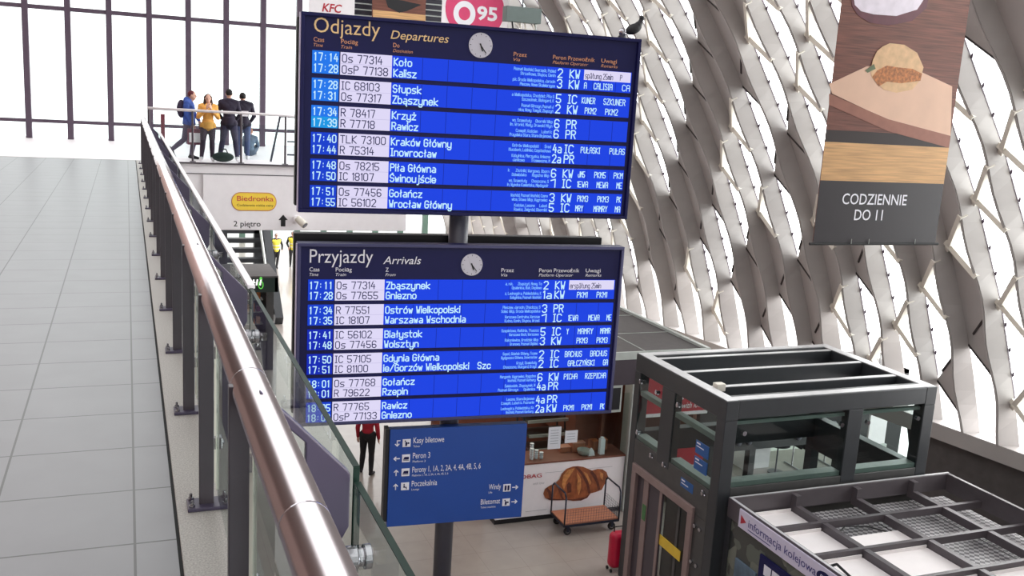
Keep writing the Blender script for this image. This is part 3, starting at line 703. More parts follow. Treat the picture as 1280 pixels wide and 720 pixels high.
MB().box(XL + .03, XL + .044, 13.2, 13.95, -5.72, -5.53).build('yellow_stripe', M['yellow'], d)
MB().box(XL - .008, XL - .002, 14.4, 14.52, -5.5, -5.2).build('green_sticker', mat('green sticker', (70, 120, 70), .5), ls)
MB().box(XL + .8, XL + .84, 12.6, 15.0, F0 + .01, -4.7).build('car_wall', M['dark'], ls)
MB().box(XL + .0, XL + .05, YF + .24, 12.84, F0, -4.66).build('side_panel', M['dark'], ls)
for y in (12.78, 12.62):
    for z in (-4.85, -5.5, -6.1): MB().cyl((XL - .03, y, z), (XL + .0, y, z), .035, n=14).build('panel_fixing', M['chrome'], ls)
MB().box(XL + .24, XR - .24, YF + .02, YF + .06, F0, -4.6).build('front_panel', M['dark'], ls)
nb = mat('blue notice', (24, 84, 150), .4)
for y0, y1, z0, z1 in ((12.62, 13.0, -3.62, -3.40), (12.62, 13.0, -3.90, -3.68), (12.95, 13.35, -4.36, -4.2)):
    nn = MB().box(XL - .004, XL + .008, y0, y1, z0, z1).build('notice', nb, ls)
    MB().box(XL - .006, XL - .003, y1 - .14, y1 - .03, z1 - .05, z1 - .025).box(XL - .006, XL - .003, y1 - .25, y1 - .03, z1 - .10, z1 - .085).build('notice_lettering', M['lettw'], nn)

# ================================================================== INFORMATION KIOSK
KX0, KX1, KY0, KY1, KZ = 8.95, 13.6, 7.2, 12.18, -4.1
kk = thing('information_kiosk', (11, 10, F0), 'rail information kiosk with open beam roof and white ceiling panels', 'kiosk')
MB().box(KX0, KX0 + .07, KY0, KY1, KZ - .32, KZ).box(KX1 - .07, KX1, KY0, KY1, KZ - .32, KZ).box(KX0 + .07, KX1 - .07, KY1 - .07, KY1, KZ - .3, KZ).box(KX0 + .07, KX1 - .07, KY0, KY0 + .07, KZ - .3, KZ).build('roof_frame', M['kframe'], kk, bevel=.006)
MB().box(KX0 + .005, KX0 + .05, KY0, KY1 - .01, KZ, KZ + .006).box(KX0 + .05, KX1, KY1 - .045, KY1 - .01, KZ, KZ + .006).build('lit_top', M['cap'], kk)  # light along the roof edges painted as thin pale strips
rx = [10.2, 11.46, 12.7]; ry = [11.35, 10.42, 9.45, 8.4]
for x in rx:
    MB().box(x - .05, x + .05, KY0 + .07, KY1 - .07, KZ - .34, KZ - .2).box(x - .05, x + .05, KY1 - .2, KY1 - .07, KZ - .2, KZ - .03).build('roof_rib', M['kframe'], kk)
for y in ry: MB().box(KX0 + .07, KX1 - .07, y - .035, y + .035, KZ - .31, KZ - .19).build('roof_purlin', M['kframe'], kk)
gx = [KX0 + .07] + rx + [KX1 - .07]; gy = [KY1 - .07] + ry + [KY0 + .07]
meshm = mat('wire mesh', (150, 150, 150), .5)
nt = meshm.node_tree; ck = nt.nodes.new('ShaderNodeTexChecker'); ck.inputs['Scale'].default_value = 14
ck.inputs[1].default_value = lin((176, 174, 176)); ck.inputs[2].default_value = lin((92, 90, 94))
mp = nt.nodes.new('ShaderNodeMapping'); mp.inputs['Rotation'].default_value = (0, 0, rad(45)); tco = nt.nodes.new('ShaderNodeTexCoord')
nt.links.new(tco.outputs['Object'], mp.inputs[0]); nt.links.new(mp.outputs[0], ck.inputs[0]); nt.links.new(ck.outputs[0], nt.nodes['Principled BSDF'].inputs['Base Color'])
for ix in range(4):
    for iy in range(5):
        x0, x1, y1, y0 = gx[ix] + .02, gx[ix + 1] - .02, gy[iy], gy[iy + 1]
        if ix == 0 or (ix == 1 and iy >= 2) or (ix == 2 and iy in (3,)):
            MB().box(x0 + .03, x1 - .04, y0 + .04, y1 - .06, KZ - .36, KZ - .32).box(x0 + .04, x1 - .06, y1 - .06, y1 - .04, KZ - .36, KZ - .27).build('ceiling_panel', M['ceil'], kk)
        elif ix == 1 and iy == 1:
            ym = y1 - .38 * (y1 - y0)
            MB().box(x0, x1, ym, y1, KZ - .44, KZ - .42).build('mesh_panel', meshm, kk)
            MB().box(x0 + .03, x1 - .04, y0 + .04, ym, KZ - .36, KZ - .32).build('ceiling_panel', M['ceil'], kk)
        else: MB().box(x0, x1, y0, y1, KZ - .44, KZ - .42).build('mesh_panel', meshm, kk)
MB().tube([(10.35, 11.2, KZ - .38), (10.6, 11.3, KZ - .3), (11.0, 11.25, KZ - .32), (11.3, 11.0, KZ - .36), (11.7, 11.05, KZ - .36)], .012).tube([(9.3, 10.3, KZ - .36), (9.42, 10.1, KZ - .2), (9.5, 9.9, KZ - .3), (9.62, 9.7, KZ - .4)], .02).build('cable', M['rubber'], kk)
tri = mat('patterned glass', (86, 92, 84), .2)
nt = tri.node_tree; vo = nt.nodes.new('ShaderNodeTexVoronoi'); vo.inputs['Scale'].default_value = 3.2; vo.distance = 'MANHATTAN'
cr = nt.nodes.new('ShaderNodeValToRGB'); cr.color_ramp.interpolation = 'CONSTANT'
for k, (p, c_) in enumerate(((0, (112, 116, 104)), (.3, (70, 72, 68)), (.55, (96, 102, 92)), (.8, (48, 52, 50)))):
    e = cr.color_ramp.elements[k] if k < 2 else cr.color_ramp.elements.new(p); e.position = p; e.color = lin(c_)
tco = nt.nodes.new('ShaderNodeTexCoord'); nt.links.new(tco.outputs['Object'], vo.inputs['Vector'])
nt.links.new(vo.outputs['Color'], cr.inputs[0]); nt.links.new(cr.outputs[0], nt.nodes['Principled BSDF'].inputs['Base Color'])
MB().box(KX0 + .02, KX0 + .05, KY0, KY1 - .12, F0, KZ - .32).build('side_glass', tri, kk)
MB().box(KX0, KX0 + .07, KY1 - .12, KY1, F0, KZ - .32).build('corner_post', M['char'], kk)
MB().box(KX0 + .05, KX1, KY0, KY0 + .05, F0, KZ - .32).build('front_glass', M['lift_glass'], kk)
fs = MB().box(KX0 - .03, KX0 - .002, 8.3, 11.82, KZ - .335, KZ - .035).build('name_sign', M['lilac'], kk, bevel=.004)
RD = Vector((0, -1, 0))
l = MB(); write(l, 'informacja kolejowa', (KX0 - .031, 11.56, KZ - .235), RD, UP, .125, width=1.62, bold=.004, lift=.002); l.box(KX0 - .033, KX0 - .031, 10.98, 11.56, KZ - .285, KZ - .272)
l.build('sign_lettering', mat('blue violet ink', (64, 62, 128), .5), fs)
MB().prism([(0, -.075), (.14, 0), (0, .075)], (KX0 - .031, 11.76, KZ - .19), RD, UP, (-.003, 0, 0)).build('red_arrow', M['red'], fs)
lz = [(.13 * (1.3 if abs(math.cos(t)) > .5 else 1) * math.cos(t), .1 * math.sin(t)) for t in [2 * math.pi * k / 20 for k in range(20)]]
lo = MB().prism(lz, (KX0 - .031, 9.76, KZ - .19), RD, UP, (-.003, 0, 0)).build('oval_badge', M['navy'], fs)
l = MB(); write(l, 'PKP', (KX0 - .035, 9.76, KZ - .225), RD, UP, .075, width=.19, align='C', shear=.2, bold=.01, lift=.002); l.build('badge_lettering', M['lettw'], lo)
MB().prism([(0, -.08), (.3, -.08), (.3, .08), (.05, .08)], (KX0 - .031, 9.5, KZ - .19), RD, UP, (-.003, 0, 0)).build('red_badge', M['red'], fs)
bs = MB().box(KX0 - .012, KX0 + .018, 9.9, 11.22, -5.5, -4.62).build('blue_plate', M['navy'], kk)
l = MB()
for k in range(2): l.box(KX0 - .016, KX0 - .013, 10.92 - k * .2, 11.09 - k * .2, -4.90, -4.73)
for k in range(3): l.box(KX0 - .016, KX0 - .013, 10.2, 10.62, -4.78 - k * .055, -4.755 - k * .055)
l.box(KX0 - .016, KX0 - .013, 9.95, 11.15, -5.0, -4.99).build('plate_lettering', M['lettw'], bs)
MB().box(KX0 - .012, KX0 + .018, 11.28, 11.82, -5.6, -4.98).build('poster', mat('pale blue poster', (92, 112, 128), .4, var=.3, scale=5), kk)

# ================================================================== BAKERY STALL
SY = 17.9
st = thing('bakery_stall', (9.5, 21, F0), 'bakery stall with dark flat roof and brown interior behind the lift', 'stall')
MB().box(6.9, 12.1, SY, 27, -3.5, -3.3).build('roof', M['roofgrey'], st)
rl = MB()
for y in (19.6, 21.4, 23.2): rl.box(6.9, 12.1, y - .012, y + .012, -3.3, -3.292)
rl.box(10.6, 10.62, SY, 27, -3.3, -3.29).build('roof_seam', M['ledge'], st)
MB().box(12.1, 12.2, SY - .02, 27, -3.5, -3.24).box(6.85, 12.2, SY - .05, SY, -3.42, -3.25).build('roof_edge', M['ledge'], st)
MB().box(6.9, 10.4, SY - .03, SY + .03, -4.0, -3.42).build('fascia', M['steelpaint'], st)
MB().box(10.27, 10.4, SY - .05, SY + .3, F0, -4.0).build('pillar', M['ledge'], st, bevel=.01)
MB().box(6.9, 12.1, 21.6, 21.8, F0, -3.5).build('back_wall', M['brown'], st)
MB().box(12.0, 12.1, SY + .1, 21.6, F0, -3.5).build('side_wall', M['brown'], st)
MB().box(9.2, 9.95, SY + .5, SY + .6, -5.4, -4.0).box(9.75, 9.8, SY + .3, 21.6, -6, -4).build('partition', M['brown'], st)
sc_ = MB().box(9.75, 10.03, SY - .02, SY + .02, -4.62, -4.0).build('screen', M['ledge'], st); MB().box(9.79, 9.99, SY - .025, SY - .021, -4.56, -4.06).build('screen_glass', M['black'], sc_)
rs = MB().box(10.42, 12.25, SY - .08, SY - .02, -4.78, -3.62).build('name_sign', M['red'], st)
MB().box(10.42, 12.25, SY - .085, SY - .079, -4.78, -4.70).build('white_band', M['white'], rs)
l = MB(); write(l, 'CROBAG', (11.28, SY - .086, -4.40), (1, 0, 0), UP, .17, width=.95, bold=.012, lift=.003); write(l, 'with love', (11.56, SY - .086, -4.62), (1, 0, 0), UP, .14, width=.56, shear=.35, lift=.003)
l.build('sign_lettering', M['lettw'], rs)
MB().box(10.42, 12.25, SY - .1, SY - .04, -6.0, -5.25, 0).box(10.42, 12.25, SY - .1, SY - .04, -6.55, -6.0, 1).build('red_front', [M['red'], M['white']], st)
la = bpy.data.lights.new('stall_lamp', 'AREA'); la.energy = 60; la.size = 2.4; la.color = (1, .86, .72)
lo_ = bpy.data.objects.new('stall_lamp', la); COL.objects.link(lo_); lo_.location = (1.2 - 2, -1.2, 3.45); lo_.parent = st
# display counter with the printed croissant
ct = thing('bakery_counter', (9, SY, F0), 'white bakery counter with a large croissant printed on its front', 'counter')
MB().box(7.2, 10.25, SY + .0, SY + .65, F0 + .12, -5.68).build('front_panel', M['white'], ct, bevel=.006)
MB().box(7.2, 10.25, SY + .04, SY + .62, F0, F0 + .12).build('plinth', M['black'], ct)
MB().box(7.18, 10.26, SY - .01, SY + .7, -5.68, -5.64).build('worktop', M['brown'], ct, bevel=.005)
MB().box(7.2, 10.25, SY + .01, SY + .02, -5.64, -4.2).build('glass_screen', M['glass'], ct)
cy_ = SY - .004
def cpx(px, py): p = on(px, py, 1, SY); return (p.x, p.z)
out = [cpx(*p) for p in ((679, 617), (681, 611), (687, 607), (694, 604), (699, 599), (702, 592), (708, 586), (716, 583), (722, 582.5), (729, 583.5), (735, 586), (740, 588), (747, 586), (753, 586.5), (758, 590), (760, 596),
       (758, 602), (755, 606), (752, 612), (744, 615), (738, 616.5), (734, 622), (726, 625.5), (716, 626), (706, 624.5), (696, 625), (687, 625), (681, 622))]
crm = mat('croissant crust', (146, 82, 48), .6, var=.45, scale=9, stretch=(1, 1, .6)); crd = mat('croissant fold', (96, 48, 34), .6, var=.3, scale=14); crl = mat('croissant highlight', (198, 134, 76), .6, var=.3, scale=12)
cr_ = MB().prism(out, (0, cy_, 0), (1, 0, 0), (0, 0, 1), (0, -.006, 0)).build('croissant_print', crm, ct)
g = MB()
for pts in (((697, 604), (701, 612), (703, 620), (705, 624), (702, 624), (699, 616), (696, 608)), ((722, 583), (728, 590), (734, 600), (737, 610), (738, 616), (735, 617), (733, 606), (727, 594), (719, 584)),
            ((740, 588), (745, 594), (748, 602), (750, 611), (747, 613), (745, 603), (741, 596), (737, 590)), ((684, 609), (688, 614), (690, 624), (687, 624), (685, 616), (682, 611)),
            ((711, 602), (714, 606), (714, 615), (709, 616), (708, 606)), ((681, 622), (696, 623.5), (716, 624), (732, 621), (737, 616), (734, 622), (726, 625.5), (706, 625), (687, 625))):
    g.prism([cpx(*p) for p in pts], (0, cy_ - .006, 0), (1, 0, 0), (0, 0, 1), (0, -.002, 0))
g.build('dark_fold', crd, cr_)
g = MB()
for pts in (((704, 594), (710, 587), (718, 585), (714, 592), (708, 601), (705, 612), (702, 606)), ((721, 590), (726, 598), (726, 610), (723, 619), (721, 610), (722, 600)), ((729, 589), (734, 592), (739, 603), (737, 606), (733, 597)), ((749, 589), (754, 592), (753, 600), (750, 596))):
    g.prism([cpx(*p) for p in pts], (0, cy_ - .006, 0), (1, 0, 0), (0, 0, 1), (0, -.002, 0))
g.build('light_crust', crl, cr_)
l = MB(); a_, z_ = cpx(655, 593); write(l, 'CROBAG', (a_ - .32, cy_, z_ - .1), (1, 0, 0), UP, .085, width=.74, bold=.012, lift=.003); l.build('red_lettering', M['red'], ct)
l = MB(); write(l, 'with love', (8.04, cy_, -6.15), (1, 0, 0), UP, .06, width=.26, shear=.3, lift=.003)
l.box(8.3, 9.95, cy_ - .002, cy_, -5.90, -5.893).box(7.9, 8.4, cy_ - .002, cy_, -6.76, -6.752).build('grey_lettering', mat('grey ink', (170, 170, 176), .6), ct)
# things on and over the counter
WT = -5.64
for k, (x, y, h) in enumerate(((8.05, SY + .2, 5), (8.17, SY + .22, 4), (8.28, SY + .2, 3), (8.12, SY + .38, 6))):
    m_ = MB()
    for j in range(h): m_.cyl((x, y, WT + .05 * j), (x, y, WT + .05 * j + .045), .035, .045, 16)
    o = m_.build('cup_stack', M['paper'])
    tag(o, ['stack of five white cups at left end of bakery counter', 'stack of four white cups in the middle of the cup group', 'shortest stack of white cups, right of the cup group', 'tallest stack of white cups at the back of the cup group'][k], 'cups', 'white cup stacks on the bakery counter')
for k, (x, z0, z1, wd) in enumerate(((8.47, -5.36, -4.86, .30), (8.87, -5.25, -4.97, .30))):
    pn = thing('paper_notice', (x, SY - .02, z0), ['taller white paper notice on the bakery glass screen', 'smaller landscape paper notice on the bakery glass screen'][k], 'notice')
    MB().box(x - wd / 2, x + wd / 2, SY - .012, SY - .006, z0, z1).build('sheet', M['paper'], pn)
    l = MB()
    for j in range(6 if k == 0 else 3): l.box(x - wd / 2 + .05, x + wd / 2 - .06, SY - .014, SY - .012, z1 - .08 - .06 * j, z1 - .07 - .06 * j)
    l.build('printed_line', mat('faint print', (150, 156, 170), .6), pn)
for k, (x0, y0, wx, wy, h, lab) in enumerate(((9.12, SY + .37, .3, .25, .2, 'brown carton on bakery counter near the glass bowl'), (9.62, SY + .37, .36, .25, .22, 'orange brown carton at right end of bakery counter'), (8.85, SY + .42, .25, .2, .1, 'low brown carton on the left part of bakery counter'))):
    bx_ = thing('carton', (x0, y0, WT), lab, 'box')
    MB().box(x0, x0 + wx, y0, y0 + wy, WT, WT + h).build('body', M['card'], bx_, bevel=.004)
    MB().box(x0 - .004, x0 + wx + .004, y0 - .004, y0 + wy + .004, WT + h, WT + h + .02).build('lid', mat('lid %d' % k, ((190, 140, 120), (220, 130, 80), (170, 120, 100))[k], .6), bx_)
o = MB().box(9.66, 9.78, SY + .1, SY + .2, WT, WT + .36).box(9.69, 9.75, SY + .11, SY + .19, WT + .36, WT + .40).build('drink_carton', M['paper'], bevel=.006); tag(o, 'upright white drink carton on bakery counter', 'carton')
bw = MB()
for j in range(8):
    t0, t1 = j / 8 * math.pi / 2, (j + 1) / 8 * math.pi / 2
    bw.cyl((9.30, SY + .19, WT + .13 * (1 - math.cos(t0))), (9.30, SY + .19, WT + .13 * (1 - math.cos(t1))), .05 + .10 * math.sin(t0), .05 + .10 * math.sin(t1), 20, cap=(j == 0))
tag(bw.build('glass_bowl', M['ledge'], smooth=True), 'pale bowl standing on the bakery counter', 'bowl')
nk = MB().prism([(-.08, 0), (.08, 0), (.06, .1), (.0, .18), (-.05, .1)], (9.45, SY + .08, WT), (1, 0, 0), (0, 0, 1), (0, .06, 0)).build('napkin_pack', M['paper'], bevel=.004); tag(nk, 'folded white napkins beside the drink carton', 'napkins')
tr_ = thing('tray_rack', (8.9, 19.2, F0), 'sloping dark tray rack inside the bakery stall', 'rack')
for j in range(4):
    MB().box(8.3, 9.3, 18.75 + .12 * j, 19.3 + .12 * j, -5.75 + .3 * j, -5.71 + .3 * j).build('tray', M['dark'], tr_)
    MB().box(8.3, 9.3, 18.73 + .12 * j, 18.75 + .12 * j, -5.75 + .3 * j, -5.68 + .3 * j).build('tray_lip', M['ledge'], tr_)
for x in (8.28, 9.3): MB().bar((x, 18.75, F0), (x, 19.3, -4.6), .03, .04).bar((x, 19.5, F0), (x, 19.6, -4.6), .03, .04).build('upright', M['char'], tr_)

# platform trolley
tr0 = thing('platform_trolley', (9.1, 17.35, F0), 'platform trolley with plywood deck and dark tube handles before the bakery counter', 'trolley')
TX0, TX1, TY0, TY1, TZ = 8.43, 9.72, 17.02, 17.72, -6.74
MB().box(TX0, TX1, TY0, TY1, TZ, TZ + .025).build('deck', M['ply'], tr0)
MB().bar((TX0, TY0, TZ - .02), (TX1, TY0, TZ - .02), .035, .05).bar((TX0, TY1, TZ - .02), (TX1, TY1, TZ - .02), .035, .05).bar((TX0, TY0, TZ - .02), (TX0, TY1, TZ - .02), .035, .05).bar((TX1, TY0, TZ - .02), (TX1, TY1, TZ - .02), .035, .05).build('chassis', M['navysteel'], tr0)
for x in (TX0, TX1):
    MB().tube([(x, TY0, TZ), (x, TY0, TZ + .62), (x, TY0 + .08, TZ + .70), (x, TY1 - .08, TZ + .70), (x, TY1, TZ + .62), (x, TY1, TZ)], .018, 10).build('handle', M['navysteel'], tr0, smooth=True)
for x in (TX0 + .12, TX1 - .12):
    for y in (TY0 + .08, TY1 - .08):
        wv = MB().cyl((x, y - .022, F0 + .085), (x, y + .022, F0 + .085), .085, n=24).build('wheel', M['rubber'], tr0, bevel=.006)
        MB().cyl((x, y - .026, F0 + .085), (x, y + .026, F0 + .085), .042, n=18).build('hub', M['chrome'], wv)
        MB().box(x - .03, x + .03, y - .036, y - .028, F0 + .07, TZ - .04).box(x - .03, x + .03, y + .028, y + .036, F0 + .07, TZ - .04).box(x - .04, x + .04, y - .036, y + .036, TZ - .055, TZ - .04).build('caster_fork', M['navysteel'], tr0)
for (a, b), nm in ((((TX0, TY0), (TX1, TY0)), 'wire_side'), (((TX1, TY0), (TX1, TY1)), 'wire_side')):
    m_ = MB(); A, B = Vector((*a, TZ + .03)), Vector((*b, TZ + .03)); L = (B - A).length; n = int(L / .06)
    for k in range(n + 1):
        p = A + (B - A) * k / n; m_.cyl(p, p + UP * .30, .0028, n=5)
    for k in range(6): m_.cyl(A + UP * .06 * k, B + UP * .06 * k, .0028, n=5)
    m_.build(nm, M['pole'], tr0)
# red case half hidden by the lift
rc = thing('suitcase', (8.82, 15.43, F0), 'red rounded suitcase half hidden behind the lift corner', 'suitcase')
MB().box(8.66, 9.10, 15.30, 15.56, F0 + .06, F0 + .82).build('shell', mat('red shell', (190, 22, 60), .35), rc, bevel=.12, seg=6)
MB().tube([(8.74, 15.43, F0 + .82), (8.74, 15.43, F0 + .92), (8.92, 15.43, F0 + .92), (8.92, 15.43, F0 + .82)], .012).build('handle', M['rubber'], rc)
for x in (8.69, 8.97):
    for y in (15.35, 15.51): MB().cyl((x - .015, y, F0 + .035), (x + .015, y, F0 + .035), .035, n=16).build('wheel', M['rubber'], rc)

# ================================================================== SHOP BEHIND THE LIFT
sh = thing('clothes_shop', (15.5, 19.5, F0), 'dark shop front with a lit white interior seen through the lift glass', 'shop')
MB().box(12.6, 18.9, 18.6, 18.75, -6.12, -4.3).build('dark_header', M['black'], sh)
MB().box(12.6, 13.45, 18.6, 18.8, F0, -6.12).box(14.15, 14.32, 18.6, 18.8, F0, -6.12).box(16.9, 18.9, 18.6, 18.8, F0, -6.12).build('front_pier', M['black'], sh)
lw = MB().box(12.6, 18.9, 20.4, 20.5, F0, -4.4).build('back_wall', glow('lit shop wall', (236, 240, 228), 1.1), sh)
MB().box(12.6, 18.9, 18.6, 20.5, -4.4, -4.3).build('roof', M['roofgrey'], sh)
MB().box(13.62, 13.9, 19.2, 19.3, F0, -5.4).build('white_column', M['white'], sh); MB().box(13.62, 13.9, 19.18, 19.2, F0, -6.6).build('red_base', M['red'], sh)
MB().box(14.6, 15.4, 19.4, 20.0, F0, -6.45).build('display_table', M['white'], sh)
for z in (-5.62, -5.88):
    for x in (13.75, 14.05, 15.55, 16.6): MB().ball((x, 18.55, z), (.09, .05, .1), 12, 8).build('wall_spot', M['pole'], sh, smooth=True)
ll = MB().box(14.6, 15.0, 18.56, 18.6, -5.62, -5.58).build('tube_light', glow('tube light', (240, 244, 236), 1.2), sh)
cr0 = thing('garment_rail', (16.5, 19.3, F0), 'garment rail with dark clothes in the shop behind the lift', 'clothes rail')
MB().tube([(16.05, 19.3, F0 + .03), (16.05, 19.3, -5.55), (17.1, 19.3, -5.55), (17.1, 19.3, F0 + .03)], .02).bar((16.05, 19.0, F0 + .02), (16.05, 19.6, F0 + .02), .04, .04).bar((17.1, 19.0, F0 + .02), (17.1, 19.6, F0 + .02), .04, .04).build('rail', M['chrome'], cr0)
gdark = [mat('garment %d' % k, c_, .9) for k, c_ in enumerate(((24, 24, 28), (40, 40, 44), (30, 28, 26), (52, 50, 52), (20, 22, 28)))]
for k in range(5):
    x = 16.15 + .19 * k
    gm = thing('hanging_garment', (x, 19.3, -6.5), 'dark garment hanging on the rail in the shop behind the lift', 'garment', 'garments on the shop rail')
    MB().prism([(-.04, 0), (.04, 0), (.22, -.1), (.2, -.85 - .05 * (k % 2)), (-.2, -.85 - .05 * (k % 2)), (-.22, -.1)], (x - .03, 19.3, -5.62), (0, 1, 0), (0, 0, 1), (.06, 0, 0)).build('cloth', gdark[k], gm, bevel=.02)
    MB().tube([(x, 19.3, -5.62), (x, 19.3, -5.56), (x, 19.33, -5.52), (x, 19.3, -5.50)], .006, 6).build('hook', M['chrome'], gm)
mq = thing('dress_form', (15.35, 19.05, F0), 'black dressed tailor dummy in the shop window behind the lift', 'dummy')
t_ = MB()
prof = [(.30, .75), (.24, 1.0), (.17, 1.15), (.14, 1.25), (.18, 1.4), (.19, 1.5), (.10, 1.58), (.05, 1.62), (.05, 1.7)]
for (r0, z0), (r1, z1) in zip(prof, prof[1:]): t_.cyl((15.35, 19.05, F0 + z0), (15.35, 19.05, F0 + z1), r0, r1, 20)
t_.build('torso', gdark[0], mq, smooth=True)
MB().cyl((15.35, 19.05, F0 + .03), (15.35, 19.05, F0 + .8), .02, n=10).cyl((15.35, 19.05, F0), (15.35, 19.05, F0 + .03), .2, n=20).build('stand', M['pole'], mq)
pc = thing('display_cabinet', (17.6, 18.3, F0), 'pale grey cabinet seen through the right pane of the lift', 'cabinet')
MB().box(17.1, 17.9, 18.0, 18.5, F0 + .08, -6.05).build('body', M['ledge'], pc, bevel=.02); MB().box(17.12, 17.88, 18.02, 18.48, F0, F0 + .08).build('plinth', M['black'], pc); MB().box(17.49, 17.51, 17.99, 18.0, F0 + .1, -6.1).build('door_gap', M['black'], pc)
wp = thing('hanging_sign', (17.4, 18.0, -5.9), 'white hanging sign seen through the right pane of the lift', 'sign')
MB().box(17.2, 17.75, 17.95, 18.0, -6.0, -4.9).build('board', M['white'], wp); MB().box(17.25, 17.27, 17.96, 17.99, -4.9, -3.6).box(17.68, 17.7, 17.96, 17.99, -4.9, -3.6).build('hanger', M['pole'], wp)

# ================================================================== FOOD BANNER, UPPER RIGHT
bn = thing('food_banner', (11.4, 12, .05), 'hanging food banner with a sandwich on a cutting board, dark lower band', 'banner')
BX0, BX1, BY = 9.87, 12.35, 12.0
def bpx(px, py): p = on(px, py, 1, BY); return (p.x, p.z)
zb_ = .06; zdark = bpx(1050, 226)[1]; ztan = bpx(1050, 178)[1]; zline = bpx(1050, 163)[1]
def bnp(x0, x1, z0, z1, d0, d1, name, m_): return MB().box(x0, x1, BY - d1, BY - d0, z0, z1).build(name, m_, bn)
wood = mat('printed dark wood', (112, 66, 54), .6, var=.45, scale=3, stretch=(.5, 1, 14)); tan = mat('printed pale wood', (206, 162, 112), .6, var=.25, scale=3, stretch=(.5, 1, 12))
bnp(BX0, BX1, zb_, 4.7, -.012, 0, 'cloth', wood)
bnp(BX0, BX1, zb_, zdark, 0, .003, 'dark_band', mat('printed black', (38, 32, 38), .5, var=.05))
bnp(BX0, BX1, zdark, ztan, 0, .003, 'pale_wood_print', tan)
bnp(BX0, BX1, ztan, zline, 0, .003, 'shadow_print', mat('printed umber', (40, 26, 26), .6))
def bprism(pts, d0, name, m_, par=None):
    xm = BX1 - .004
    return MB().prism([(min(bpx(*p)[0], xm), bpx(*p)[1]) for p in pts], (0, BY - d0, 0), (1, 0, 0), (0, 0, 1), (0, -.002, 0)).build(name, m_, par or bn)
cb = bprism(((1036, 105), (1083, 83), (1130, 80), (1190, 108), (1190, 170), (1110, 150), (1040, 117)), .003, 'board_print', mat('printed board', (222, 184, 160), .6, var=.06, scale=2))
bprism(((1036, 117), (1110, 149), (1190, 170), (1190, 185), (1110, 164), (1036, 131)), .004, 'board_edge_print', mat('printed board edge', (150, 98, 82), .6, var=.1))
bprism(((1089, 96), (1088, 86), (1091, 74), (1096, 64), (1103, 58), (1112, 54), (1130, 56), (1146, 66), (1154, 84), (1150, 100), (1140, 112), (1120, 116), (1104, 112)), .006, 'bun_print', mat('printed bun', (216, 178, 136), .6, var=.15, scale=8))
bprism(((1090, 96), (1096, 88), (1108, 82), (1120, 84), (1140, 86), (1152, 92), (1150, 101), (1126, 104), (1108, 102), (1098, 108)), .008, 'filling_print', mat('printed filling', (176, 110, 60), .6, var=.5, scale=25))
bprism(((1081, 88), (1092, 80), (1094, 86), (1084, 91)), .008, 'leaf_print', mat('printed leaf', (96, 110, 80), .6, var=.2))
bprism(((1062, -30), (1063, -10), (1065, 8), (1072, 19), (1086, 28), (1110, 32), (1140, 26), (1158, 10), (1162, -10), (1162, -30), (1140, -44), (1110, -50), (1080, -44)), .003, 'bowl_shadow_print', mat('printed bowl base', (92, 34, 50), .5, var=.2))
bprism(((1066, -28), (1066, -10), (1068, 6), (1076, 14), (1092, 18), (1120, 20), (1146, 12), (1154, 0), (1157, -10), (1157, -28), (1138, -40), (1110, -45), (1084, -40)), .005, 'bowl_print', mat('printed bowl', (228, 220, 232), .5, var=.1))
l = MB()
a_, z_ = bpx(1052, 255); write(l, 'CODZIENNIE', (a_, BY - .003, z_), (1, 0, 0), UP, .165, bold=.006, squeeze=.9, lift=.002)
a_, z_ = bpx(1067, 275); write(l, 'DO 11', (a_, BY - .003, z_), (1, 0, 0), UP, .165, bold=.006, squeeze=.9, lift=.002)
l.build('lettering', M['lettw'], bn)
MB().cyl((BX0 - .06, BY, zb_ + .02), (BX1 + .06, BY, zb_ + .02), .022, n=12).build('bottom_rod', M['rubber'], bn)
e_ = MB()
for x in (10.6, 10.95, 11.9): e_.cyl((x, BY - .02, zb_ + .02), (x, BY - .02, zb_ + .10), .006, n=6)
e_.build('rod_tie', M['ledge'], bn)

# ================================================================== BANNERS HIGH UP BEHIND THE DEPARTURES BOARD
lp = thing('louvre_panel', (7, 27.5, 3), 'grey slatted panel hanging behind the high banners', 'panel')
lf = MB().box(5.2, 9.0, 27.5, 27.6, 3.0, 7.2).build('frame', M['pole'], lp)
m_ = MB()
for k in range(26): m_.bar((5.2, 27.42, 3.1 + .16 * k), (9.0, 27.42, 3.1 + .16 * k), .08, .03)
m_.build('slat', M['ledge'], lp)
YB_ = 26.0
def hang(name, label, x0, x1, z0=3.0, z1=6.6, m_=None):
    t = thing(name, ((x0 + x1) / 2, YB_, z0), label, 'banner')
    MB().box(x0, x1, YB_, YB_ + .02, z0, z1).build('cloth', m_ or M['white'], t)
    MB().cyl((x0 - .05, YB_, z0), (x1 + .05, YB_, z0), .025, n=10).cyl((x0 - .05, YB_, z1), (x1 + .05, YB_, z1), .025, n=10).build('rod', M['pole'], t)
    return t
k1 = hang('hanging_banner', 'white hanging banner with red KFC letters, left above departures board', 4.42, 5.62)
def hpx(px, py): p = on(px, py, 1, YB_); return p.x, p.z
a_, z_ = hpx(402.5, 13.0); l = MB(); write(l, 'KFC', (a_, YB_ - .002, z_ - .02), (1, 0, 0), UP, .2, width=.52, bold=.02, shear=.2, lift=.003); l.build('red_lettering', M['red'], k1)
k2 = hang('hanging_banner', 'hanging banner printed with a black tray on dark wood, above departures board', 6.09, 7.56, m_=wood)
MB().prism([hpx(*p) for p in ((481, -3), (505, 1), (527, 6), (508, 14), (499, 16), (485, 9))], (0, YB_ - .002, 0), (1, 0, 0), (0, 0, 1), (0, -.003, 0)).build('tray_print', M['black'], k2)
